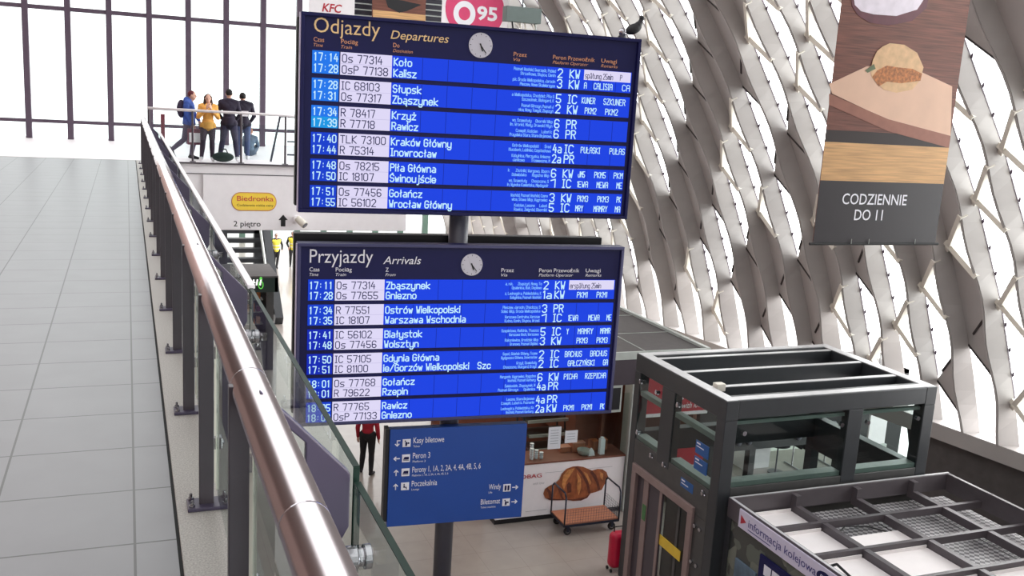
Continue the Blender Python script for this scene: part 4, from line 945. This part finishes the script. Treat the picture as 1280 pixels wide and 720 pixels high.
MB().prism([hpx(*p) for p in ((466, 12), (532, 19), (532, 26), (466, 22))], (0, YB_ - .002, 0), (1, 0, 0), (0, 0, 1), (0, -.002, 0)).build('pale_wood_print', tan, k2)
k3 = hang('hanging_banner', 'white hanging banner with a pink price disc reading 0 95, above the clock', 8.02, 9.96)
pk = mat('pink print', (214, 62, 112), .5, var=.03)
cxp, czp = hpx(594, 12); MB().prism([(cxp + .86 * math.cos(t), czp + .80 * math.sin(t)) for t in [2 * math.pi * k / 40 for k in range(40)]], (0, YB_ - .002, 0), (1, 0, 0), (0, 0, 1), (0, -.003, 0)).build('pink_disc', pk, k3)
a_, z_ = hpx(580.5, 17); rg = MB()
for k in range(36):
    t0, t1 = 2 * math.pi * k / 36, 2 * math.pi * (k + 1) / 36
    vs = [Vector((a_ + r * math.cos(t), YB_ - .008, z_ + r * 1.05 * math.sin(t))) for r, t in ((.17, t0), (.32, t0), (.32, t1), (.17, t1))]
    rg.add(vs, [(0, 1, 2, 3)])
a_, z_ = hpx(597, 24); write(rg, '95', (a_ - .03, YB_ - .006, z_), (1, 0, 0), UP, .34, width=.6, bold=.03, lift=.003); rg.build('price_lettering', M['lettw'], k3)
fb = thing('floodlight_bar', (8.1, 20, 3.3), 'grey green beam with small floodlights above the departures board', 'light bar')
teal = mat('grey green steel', (104, 118, 116), .5)
MB().box(7.62, 8.44, 20, 20.25, 3.66, 3.98).build('beam', teal, fb, bevel=.01)
MB().cyl((8.03, 20.12, 3.98), (8.03, 20.12, 8.5), .015, n=8).build('hanger', M['pole'], fb)
for k, x in enumerate((7.80, 7.98, 8.10, 8.34)):
    f = MB().cyl((x, 20.1, 3.66), (x, 20.02, 3.50), .02, n=8).box(x - .06, x + .06, 19.94, 20.08, 3.32, 3.52).build('floodlight', [M['black'], M['frame'], M['frame'], M['ledge']][k], fb, bevel=.008)
    MB().box(x - .05, x + .05, 19.935, 19.941, 3.33, 3.51).build('lens', M['chrome'], f)

# ================================================================== BRIDGE: SHOP SIGN, CAMERA, PLATFORM RAILING
ss = thing('shop_sign', (4.2, 25.45, -1.7), 'white fascia sign with yellow Biedronka logo and black arrows under the platform', 'sign')
MB().box(1.76, 7.05, 25.44, 25.47, -1.70, -.30).build('panel', M['white'], ss)
def spx(px, py): p = on(px, py, 1, 25.43); return p.x, p.z
x0, zc = spx(286, 250); x1, _ = spx(345, 253); hz = .22
x0 += .08
pill = [(x0 + hz - hz * math.sin(t), hz * math.cos(t)) for t in [math.pi * k / 12 for k in range(1, 12)]] + [(x0 + hz, -hz), (x1 - hz, -hz)] + [(x1 - hz + hz * math.sin(t), -hz * math.cos(t)) for t in [math.pi * k / 12 for k in range(1, 12)]] + [(x1 - hz, hz), (x0 + hz, hz)]
zc -= .035
pb_ = MB().prism([((x - (x0 + x1) / 2) * 1.03 + (x0 + x1) / 2, z * 1.1) for x, z in pill], (0, 25.438, zc), (1, 0, 0), (0, 0, 1), (0, -.004, 0)).build('logo_border', mat('logo border', (196, 120, 90), .5), ss)
MB().prism(pill, (0, 25.434, zc), (1, 0, 0), (0, 0, 1), (0, -.004, 0)).build('logo_field', mat('logo yellow', (246, 212, 74), .5, var=.02), pb_)
l = MB(); write(l, 'Biedronka', (x0 + .12, 25.43, zc + .02), (1, 0, 0), UP, .125, width=.92, bold=.012, lift=.003); l.build('logo_lettering', mat('logo red', (206, 84, 70), .5), pb_)
l = MB(); write(l, 'Codziennie niskie ceny', (x0 + .12, 25.43, zc - .12), (1, 0, 0), UP, .06, width=.92, bold=.004, lift=.003); l.build('slogan_lettering', mat('logo brown', (110, 84, 40), .5), pb_)
l = MB(); a_, z_ = spx(292, 283); write(l, '2 pietro', (a_, 25.44, z_), (1, 0, 0), UP, .14, width=.68, bold=.008, lift=.003); l.bar((a_ + .405, 25.436, z_ + .01), (a_ + .39, 25.436, z_ - .03), .02, .004, up=(0, 1, 0)).bar((a_ + .385, 25.436, z_ - .03), (a_ + .42, 25.436, z_ - .038), .02, .004, up=(0, 1, 0)); l.build('floor_lettering', M['ink'], ss)
for px in (259.5, 354):
    a_, z_ = spx(px, 276 if px > 300 else 279)
    MB().prism([(-.06, -.15), (.06, -.15), (.06, .02), (.12, .02), (0, .16), (-.12, .02), (-.06, .02)], (a_, 25.438, z_), (1, 0, 0), (0, 0, 1), (0, -.004, 0)).build('arrow', M['ink'], ss)
a_, z_ = spx(371, 274)
bc = thing('bullet_camera', (a_, 25.43, z_), 'white bullet camera on the bridge fascia beside the arrivals board', 'camera')
MB().cyl((a_, 25.44, z_), (a_, 25.40, z_), .1, n=20).cyl((a_, 25.4, z_), (a_, 25.3, z_ - .03), .03, n=10).build('mount', M['white'], bc)
MB().cyl((a_ + .0, 25.3, z_ + .03), (a_ + .16, 25.1, z_ - .12), .09, .1, n=18).build('housing', M['frame'], bc); MB().cyl((a_ + .16, 25.1, z_ - .12), (a_ + .165, 25.095, z_ - .125), .08, n=18).build('lens', M['pole'], bc)
pr = thing('platform_railing', (3.5, 25.6, 0), 'steel and glass railing along the edge of the far upper platform', 'railing')
MB().cyl((.46, 25.6, 1.28), (7.0, 25.6, 1.24), .035, n=14).build('handrail', M['white'], pr, smooth=True)
pxs = [.5, 1.52, 2.70, 3.81, 4.95, 6.05, 7.0]
for x in pxs:
    MB().cyl((x, 25.6, 0), (x, 25.6, 1.25), .028, n=12).box(x - .07, x + .07, 25.53, 25.67, 0, .015).build('post', M['steelpaint'], pr)
for a, b in zip(pxs, pxs[1:]): MB().box(a + .05, b - .05, 25.595, 25.605, .1, 1.0).build('glass_panel', M['pane'], pr)

# odd stands on the platform
s1 = thing('stand_post', (.92, 26.6, 0), 'slim reddish upright post with dark rounded foot on the platform left', 'stand')
MB().box(.80, .90, 26.55, 26.62, .12, 1.12).build('upright', mat('maroon paint', (130, 62, 76), .5), s1, bevel=.01); MB().ball((.95, 26.6, .16), (.17, .14, .16), 18, 12).build('foot', M['rubber'], s1, smooth=True)
s2 = thing('folding_frame', (3.9, 26.4, 0), 'dark metal folding frame on the platform beside the departures board', 'stand')
for a, b in (((3.55, 26.4, 0), (3.78, 26.4, 1.2)), ((4.0, 26.4, 0), (4.0, 26.4, 1.25)), ((4.12, 26.4, 0), (4.12, 26.4, 1.1))): MB().bar(a, b, .05, .05).build('leg', M['pole'], s2)
for z in (.2, .55, .85, 1.2): MB().bar((3.98, 26.4, z), (4.3, 26.4, z), .04, .04).build('rung', M['pole'], s2)
MB().bar((3.76, 26.4, 1.2), (4.3, 26.4, 1.25), .05, .05).build('top_bar', M['pole'], s2)
db = thing('duffel_bag', (2.27, 25.79, 0), 'dark green duffel bag lying on the platform beside the woman in yellow', 'bag')
MB().ball((2.27, 25.79, .13), (.27, .14, .125), 20, 12).build('body', mat('dark green cloth', (36, 52, 48), .8), db, smooth=True)
MB().tube([(2.15, 25.79, .22), (2.2, 25.79, .33), (2.34, 25.79, .33), (2.39, 25.79, .22)], .014).build('strap', M['rubber'], db)

# staircase and green kiosk below the bridge
stz = thing('steel_staircase', (3.3, 40, F0), 'dark open steel staircase below the bridge behind the green kiosk', 'staircase')
sx0, sx1 = 3.35, on(331, 300, 1, 40).x
for k in range(16):
    z = F0 + .3 + .33 * k; y = 37 + .45 * k
    MB().box(sx0, sx1, y, y + .4, z, z + .17).build('tread', M['char'], stz)
for x in (sx0 - .3, sx1): MB().bar((x + .12, 36.6, F0 + .1), (x + .12, 44.4, F0 + 5.7), .3, .5).build('stringer', M['char'], stz)
MB().box(sx0 - .35, sx0 + .12, 37.6, 38.0, F0, -1.8).box(sx1 - .35, sx1 + .15, 40.6, 41.0, F0, -1.8).build('column', M['char'], stz)
MB().tube([(sx1 - .2, 36.8, F0 + 1), (sx1 - .2, 44.2, F0 + 6.4)], .05).build('handrail', M['ledge'], stz)
gk = thing('snack_kiosk', (3.4, 31, F0), 'dark green kiosk with lit white sign lettering under the staircase', 'kiosk')
gx0, gx1, gy0 = 2.0, 4.36, 30.4
gz = on(350, 345, 1, gy0).z; gz2 = on(350, 365, 1, gy0).z
MB().box(gx0, gx1, gy0, gy0 + 2.2, gz - .05, gz).build('roof', M['roofgrey'], gk)
MB().box(gx0, gx1, gy0, gy0 + .12, gz2, gz - .05).box(gx1 - .1, gx1, gy0, gy0 + 2.2, gz2, gz - .05).build('sign_box', M['green'], gk)
MB().box(gx0, gx0 + .2, gy0 + .1, gy0 + 2.1, F0, gz2).box(gx1 - .35, gx1 - .12, gy0 + .1, gy0 + 2.1, F0, gz2).box(gx0, gx1 - .2, gy0 + 1.9, gy0 + 2.1, F0, gz2).box(gx0 + .2, gx1 - .3, gy0 + .1, gy0 + 1.0, F0, F0 + 1.0).build('body', M['dark'], gk)
l = MB(); gp = on(307, 356, 1, gy0)
for k in range(5): l.bar((gp.x + .11 * k, gy0 - .012, gp.z - .02), (gp.x + .11 * k + .03, gy0 - .012, gp.z + .17), .05, .012, up=(0, 1, 0))
l.box(gp.x, gp.x + .3, gy0 - .016, gy0 - .006, gp.z + .05, gp.z + .09).build('lit_lettering', glow('lit white', (250, 250, 246), 1.2), gk)
ip = on(326, 353, 1, gy0); l = MB()
for k in range(14):
    t0, t1 = 2 * math.pi * k / 14, 2 * math.pi * (k + 1) / 14
    l.bar((ip.x + .07 * math.cos(t0), gy0 - .012, ip.z - .08 + .12 * math.sin(t0)), (ip.x + .07 * math.cos(t1), gy0 - .012, ip.z - .08 + .12 * math.sin(t1)), .025, .012, up=(0, 1, 0))
l.ball((ip.x, gy0 - .012, ip.z + .12), (.045, .008, .06), 10, 6).build('lit_emblem', glow('lit green', (110, 220, 90), 1.0), gk)
gc = [mat('goods %d' % k, c_, .5, var=.2) for k, c_ in enumerate(((224, 150, 110), (200, 120, 60), (120, 60, 110), (226, 190, 160), (90, 140, 130)))]
for r, z in enumerate((-4.75, -5.15, -5.55)):
    shf = MB().box(gx0 + .25, gx1 - .4, gy0 + .5, gy0 + .9, z - .03, z).build('shelf', M['ledge'], gk)
    for k in range(9):
        x = gx0 + .4 + .17 * k
        tag(MB().box(x, x + .12, gy0 + .5, gy0 + .7, z, z + .16 + .06 * ((k + r) % 3)).build('snack_packet', gc[(k * 2 + r) % 5], bevel=.015),
            'snack packet on the %s shelf of the green kiosk' % ('top', 'middle', 'bottom')[r], 'snack', 'snack packets on the kiosk %s shelf' % ('top', 'middle', 'bottom')[r])

# ================================================================== PEOPLE
def hand(mb, wr, d, side, curl=.5):
    """palm and five fingers from wrist wr pointing along d; side = thumb side vector"""
    d = Vector(d).normalized(); s = Vector(side); s = (s - d * s.dot(d)).normalized(); n = d.cross(s)
    pc = wr + d * .05
    mb.limb([wr, wr + d * .03 + s * .012, wr + d * .085 + s * .018], [.025, .028, .022]); mb.limb([wr + d * .02 - s * .012, wr + d * .085 - s * .02], [.024, .02])
    for k, (off, L) in enumerate(((.030, .070), (.010, .080), (-.011, .074), (-.031, .058))):
        a = wr + d * .088 + s * off; b = a + d * L * .5 + n * L * .2 * curl; c_ = b + d * L * .35 + n * L * .45 * curl
        mb.limb([a, b, c_], [.0105, .0095, .008], 6)
    a = wr + d * .03 + s * .035; mb.limb([a, a + d * .03 + s * .03, a + d * .065 + s * .034 + n * .01], [.013, .011, .009], 6)
def person(loc, rz, label, J, cloth, height=1.75, cat='person', hair='short', top_len=0, voxel=.013, extra=None, group=None):
    """J: pose joints in the figure's own frame (front is -Y), metres for a 1.75 m figure"""
    t = tag(empty('person', loc, rz), label, cat, group); k = height / 1.75
    V = lambda p: Vector(p) * k
    base = dict(hip=(0, 0, .93), chest=(0, 0, 1.28), neck=(0, .01, 1.47), head=(0, -.02, 1.625), look=(0, -1, 0),
                shL=(.185, .01, 1.42), shR=(-.185, .01, 1.42), elL=(.24, .03, 1.13), elR=(-.24, .03, 1.13), wrL=(.25, -.05, .88), wrR=(-.25, -.05, .88), hdL=(.0, -.15, -1), hdR=(0, -.15, -1),
                hpL=(.095, 0, .92), hpR=(-.095, 0, .92), knL=(.10, -.02, .50), knR=(-.10, -.02, .50), anL=(.105, .02, .09), anR=(-.105, .02, .09), toeL=(.12, -.15, .035), toeR=(-.12, -.15, .035))
    base.update(J); P = {a: (V(b) if a not in ('look', 'hdL', 'hdR') else Vector(b).normalized()) for a, b in base.items()}
    B = MB()
    def torso(mb, g, lo=-.02):
        mb.limb([P['hip'] + UP * lo * k, (P['hip'] + P['chest']) / 2, P['chest']], [.125 * k + g, .115 * k + g, .135 * k + g], 14)
        for s in 'LR':
            mb.limb([P['chest'] * .7 + P['sh' + s] * .3, P['sh' + s]], [.12 * k + g, .058 * k + g], 12)
            if lo < 0: mb.limb([P['hip'] * .5 + P['hp' + s] * .5, P['hp' + s]], [.11 * k + g, .10 * k + g], 12)
        for s in 'LR': mb.limb([P['sh' + s] + UP * .005, P['neck'] * .85 + P['sh' + s] * .15 + UP * .01], [.05 * k + g, .05 * k + g], 12)
        mb.limb([P['chest'] * .4 + P['neck'] * .6, P['neck']], [.085 * k + g, .058 * k + g * .5], 12)
    def arm(mb, s, g, upto=1.0):
        mb.limb([P['sh' + s], P['el' + s], P['el' + s].lerp(P['wr' + s], upto)], [.052 * k + g, .042 * k + g, .029 * k + g], 12)
    def leg(mb, s, g, upto=1.0):
        mb.limb([P['hp' + s], P['hp' + s].lerp(P['kn' + s], .5), P['kn' + s], P['kn' + s].lerp(P['an' + s], .35), P['kn' + s].lerp(P['an' + s], upto)], [.092 * k + g, .078 * k + g, .056 * k + g, .055 * k + g, .038 * k + g], 12)
    torso(B, 0)
    B.limb([P['neck'] - UP * .03 * k, P['head'] - UP * .08 * k], [.054 * k, .052 * k], 12)
    L = P['look']; sdx = L.cross(UP).normalized(); upv = sdx.cross(L).normalized(); RM = Matrix((sdx, -L, upv)).transposed()
    B.ball(P['head'] + upv * .015 * k, (.074 * k, .092 * k, .105 * k), 18, 14, 0, RM)
    B.ball(P['head'] + L * .03 * k - upv * .065 * k, (.052 * k, .055 * k, .052 * k), 14, 10, 0, RM)
    B.ball(P['head'] + L * .098 * k - upv * .012 * k, (.012 * k, .02 * k, .024 * k), 8, 8, 0, RM)
    B.ball(P['head'] + L * .082 * k - upv * .055 * k, (.024 * k, .012 * k, .010 * k), 8, 6, 0, RM)
    B.ball(P['head'] + L * .076 * k + upv * .022 * k, (.05 * k, .016 * k, .010 * k), 8, 6, 0, RM)
    for s_ in (-1, 1): B.ball(P['head'] + sdx * s_ * .076 * k + upv * .0, (.012 * k, .022 * k, .032 * k), 8, 8, 0, RM)
    for s in 'LR':
        arm(B, s, 0); leg(B, s, 0); B.limb([P['an' + s], P['toe' + s]], [.036 * k, .026 * k])
        d = P['hd' + s]; hand(B, P['wr' + s], d, (-.6 if s == 'L' else .6, -1, .1))
    bo = fuse(B, .0085 if voxel < .012 else .011, 2).build('body', cloth['skin'], t, local=True, smooth=True)
    E_ = MB()
    for s_ in (-1, 1): E_.ball(P['head'] + L * .083 * k + sdx * s_ * .032 * k + upv * .008 * k, (.011 * k, .008 * k, .007 * k), 8, 6, 0, RM)
    E_.build('eye', M['ink'], bo, local=True, smooth=True)
    T = MB(); torso(T, .016, -.02 if top_len else .10)
    for s in 'LR': arm(T, s, .014, cloth.get('sleeve', .95))
    if top_len: T.cyl(P['hip'] + UP * .14, P['hip'] - UP * top_len, .150 * k, .162 * k, 18)
    if cloth.get('hood'): T.ball(P['neck'] - L * .09 * k + UP * .02, (.11 * k, .08 * k, .09 * k), 14, 10)
    fuse(T, voxel, 3).build(cloth['topname'], cloth['top'], t, local=True, smooth=True)
    Q = MB(); Q.limb([P['hip'] + UP * .03, P['hip'] - UP * .03], [.137 * k, .13 * k], 14)
    for s in 'LR': Q.limb([P['hip'] * .5 + P['hp' + s] * .5, P['hp' + s]], [.122 * k, .112 * k], 12); leg(Q, s, .014, .93)
    fuse(Q, voxel, 3).build('trousers', cloth['trousers'], t, local=True, smooth=True)
    for s in 'LR':
        f = MB(); a, b = P['an' + s], P['toe' + s]; heel = a + (a - b).normalized() * .045 * k; heel.z = min(heel.z, b.z + .02 + max(0, a.z - .12))
        f.limb([a + (a - b) * .05, a.lerp(b, .5) - UP * .015 * k, b], [.05 * k, .045 * k, .036 * k], 12); f.limb([heel, b], [.036 * k, .036 * k], 12)
        fuse(f, voxel, 2).build('shoe', cloth['shoe'], t, local=True, smooth=True)
    H = MB(); hc = P['head'] + upv * .035 * k - L * .018 * k
    H.ball(hc, (.083 * k, .094 * k, .092 * k), 18, 14, 0, RM)
    if hair == 'long':
        for s_ in (-1, 0, 1): H.limb([hc + sdx * s_ * .055 * k - L * .02 * k, P['neck'] + sdx * s_ * .085 * k + L * (.02 if s_ else -.07) * k, P['neck'] + sdx * s_ * .10 * k - UP * .2 * k + L * (.085 if s_ else -.12) * k], [.05 * k, .045 * k, .022 * k], 10)
    if hair == 'bun': H.ball(hc + upv * .10 * k - L * .02, (.04 * k, .04 * k, .045 * k), 12, 8)
    if hair == 'cap': H.ball(hc + L * .1 * k + upv * .0 * k, (.065 * k, .07 * k, .012 * k), 14, 6, 0, RM)
    hm = fuse(H, .010, 2)
    # keep the face free: drop hair faces in front of the forehead line
    keep = []
    for f in hm.f:
        c_ = sum((hm.v[i] for i in f), Vector()) / len(f) - P['head']
        if hair != 'cap' and c_.dot(L) > .045 * k and c_.dot(upv) < .07 * k and abs(c_.dot(sdx)) < .062 * k and c_.dot(upv) > -.15 * k: continue
        if hair in ('short', 'cap') and c_.dot(upv) < -.03 * k: continue
        keep.append(f)
    hm.f = keep; hm.m = [0] * len(keep)
    hm.build('cap' if hair == 'cap' else 'hair', cloth['hair'], t, local=True, smooth=True)
    if extra: extra(t, P, k)
    return t
def cm(name, c, r=.85, var=.08): return mat(name, c, r, var=var, scale=14)
hairb = cm('brown hair', (64, 42, 36)); hairk = cm('black hair', (26, 22, 24)); maroon = cm('maroon cap', (96, 36, 46))
shoew = cm('white shoes', (220, 216, 220)); shoek = cm('dark shoes', (34, 30, 36))
def P26(px, py, y=26.1): p = on(px, py, 2, 0); return p
# man in blue walking right with a paper bag and a backpack
def blue_extra(t, P, k):
    b = MB(); c_ = P['chest'] + Vector((0, .19, -.02)) * k
    b.ball(c_, (.15 * k, .11 * k, .23 * k), 16, 12); bo = fuse(b, .014, 3).build('backpack', cm('dark backpack', (58, 46, 72)), t, local=True, smooth=True)
person((1.48, 26.35, 0), rad(72), 'person in blue hooded jacket and red cap walking right with a backpack on the platform',
       dict(head=(0, -.08, 1.60), neck=(0, -.03, 1.46), elL=(.25, -.06, 1.15), wrL=(.2, -.2, .98), elR=(-.25, -.02, 1.12), wrR=(-.22, -.14, .88),
            knL=(.1, -.1, .52), anL=(.1, -.02, .09), toeL=(.11, -.19, .035), knR=(-.1, .10, .50), anR=(-.1, .42, .22), toeR=(-.1, .34, .06)),
       dict(skin=M['skin'], top=cm('blue jacket', (58, 88, 170)), topname='jacket', trousers=cm('grey jeans', (88, 78, 100)), shoe=shoek, hair=maroon, hood=True), 1.78, hair='short', top_len=.06, extra=blue_extra)
bg_ = thing('paper_bag', (1.62, 26.05, .48), 'white and maroon carrier bag held by the person in blue', 'bag')
MB().box(1.42, 1.86, 26.02, 26.10, .40, .80).build('body', cm('maroon bag', (120, 70, 86)), bg_, bevel=.01); MB().box(1.46, 1.78, 26.012, 26.02, .46, .70).build('white_print', M['white'], bg_)
MB().tube([(1.56, 26.06, .8), (1.58, 26.06, .92), (1.70, 26.06, .92), (1.72, 26.06, .8)], .008).build('handle', M['ink'], bg_)
# woman in yellow
pw = P26(258, 203)
person((1.92, 25.98, 0), rad(0), 'person with long brown hair in a yellow jacket, hands raised to the chin',
       dict(elL=(.25, -.06, 1.14), wrL=(.06, -.23, 1.36), elR=(-.25, -.06, 1.14), wrR=(-.05, -.23, 1.36), hdL=(-.2, -.1, 1), hdR=(.2, -.1, 1), knR=(-.13, -.02, .5), anR=(-.17, 0, .09), toeR=(-.2, -.16, .035)),
       dict(skin=M['skin'], top=cm('yellow jacket', (226, 166, 84)), topname='jacket', trousers=cm('plum trousers', (62, 46, 62)), shoe=shoew, hair=hairb), 1.70, hair='long', top_len=.08)
# two men with their backs to us
person((2.45, 26.15, 0), rad(172), 'person in plain black jacket and dark trousers, back turned, legs apart',
       dict(knL=(.15, -.02, .5), anL=(.22, 0, .09), toeL=(.25, -.15, .035), knR=(-.15, -.02, .5), anR=(-.2, 0, .09), toeR=(-.23, -.15, .035), elL=(.26, -.02, 1.14), wrL=(.15, -.18, 1.0), elR=(-.26, -.02, 1.14), wrR=(-.15, -.18, 1.0)),
       dict(skin=M['skin'], top=cm('black jacket', (40, 32, 52)), topname='jacket', trousers=cm('dark jeans', (58, 52, 78)), shoe=shoew, hair=hairk), 1.85, top_len=.06)
def back_print(t, P, k):
    MB().box(-.12, .12, .175, .182, 1.16, 1.30).build('back_print', M['white'], t, local=True)
person((2.87, 26.7, 0), rad(176), 'person in black jacket with white print on the back and blue jeans',
       dict(head=(.02, -.04, 1.6), elL=(.27, -.02, 1.14), wrL=(.16, -.2, 1.02), elR=(-.27, -.02, 1.14), wrR=(-.18, -.18, .98)),
       dict(skin=M['skin'], top=cm('black bomber', (36, 30, 48)), topname='jacket', trousers=cm('blue jeans', (74, 86, 124)), shoe=shoew, hair=hairk), 1.80, top_len=.04, extra=back_print)
# seated figure
person((3.24, 28.4, 0), rad(165), 'person with a topknot in a grey blue top sitting on the platform floor',
       dict(hip=(0, .0, .14), chest=(0, -.03, .48), neck=(0, -.05, .66), head=(0, -.08, .81), shL=(.185, -.03, .61), shR=(-.185, -.03, .61), elL=(.25, -.12, .36), elR=(-.25, -.12, .36), wrL=(.14, -.32, .30), wrR=(-.14, -.32, .30), hdL=(-.3, -1, 0), hdR=(.3, -1, 0),
            hpL=(.1, -.03, .13), hpR=(-.1, -.03, .13), knL=(.2, -.38, .34), knR=(-.2, -.38, .34), anL=(.08, -.60, .09), anR=(-.08, -.60, .09), toeL=(.08, -.76, .035), toeR=(-.08, -.76, .035)),
       dict(skin=M['skin'], top=cm('grey blue top', (92, 110, 130)), topname='jumper', trousers=cm('slate trousers', (80, 92, 108)), shoe=shoek, hair=cm('auburn hair', (150, 104, 78))), 1.45, hair='bun')
# person in red below the arrivals board
person((5.2, 21.35, F0), rad(150), 'person in red top and black trousers behind the blue direction sign',
       dict(hip=(0, 0, .98), hpL=(.095, 0, .97), hpR=(-.095, 0, .97), knL=(.12, -.06, .5), anL=(.14, -.02, .09), toeL=(.18, -.17, .035), knR=(-.11, .02, .5), anR=(-.13, .10, .09), toeR=(-.16, -.05, .035)),
       dict(skin=M['skin'], top=cm('red jumper', (170, 30, 50)), topname='jumper', trousers=cm('black trousers', (26, 24, 28)), shoe=shoek, hair=hairk), 1.78, top_len=0)
# two guards in high visibility vests
hv = cm('yellow vest', (226, 214, 70)); blk = cm('black uniform', (26, 26, 28))
def vest(t, P, k):
    q = MB(); q.limb([P['hip'] + UP * .02, P['chest']], [.16 * k, .172 * k], 16)
    for s in 'LR': q.limb([P['chest'] * .7 + P['sh' + s] * .3, P['sh' + s] * .85 + P['chest'] * .15], [.15 * k, .09 * k], 12)
    vo_ = fuse(q, .015, 3).build('safety_vest', hv, t, local=True, smooth=True)
    st_ = MB()
    for z in (1.0, 1.16): st_.cyl((0, 0, z * k - .02), (0, 0, z * k + .02), .174 * k, n=24)
    st_.build('reflective_band', M['frame'], vo_, local=True)
person((6.84, 48.5, F0), rad(4), 'security guard walking in yellow vest and black trousers, left of the pair',
       dict(knL=(.07, -.04, .5), anL=(.03, 0, .09), toeL=(.03, -.16, .035), knR=(-.07, .06, .5), anR=(-.04, .25, .16), toeR=(-.04, .15, .05), elL=(.30, .03, 1.16), wrL=(.26, -.12, .95), elR=(-.30, .03, 1.16), wrR=(-.26, -.12, .95)),
       dict(skin=M['skin'], top=blk, topname='shirt', trousers=blk, shoe=shoek, hair=hairk), 1.76, hair='cap', extra=vest)
person((7.72, 48.9, F0), rad(-8), 'security guard in yellow vest half hidden by the arrivals board edge',
       dict(elL=(.28, .03, 1.16), wrL=(.2, -.2, 1.2), elR=(-.28, .03, 1.16), wrR=(-.2, -.2, 1.0)),
       dict(skin=M['skin'], top=blk, topname='shirt', trousers=blk, shoe=shoek, hair=hairk), 1.80, hair='cap', extra=vest)

bpy.data.objects.remove(_fo)
for o in COL.objects:
    for k in ('_l', '_r'):
        if k in o: del o[k]
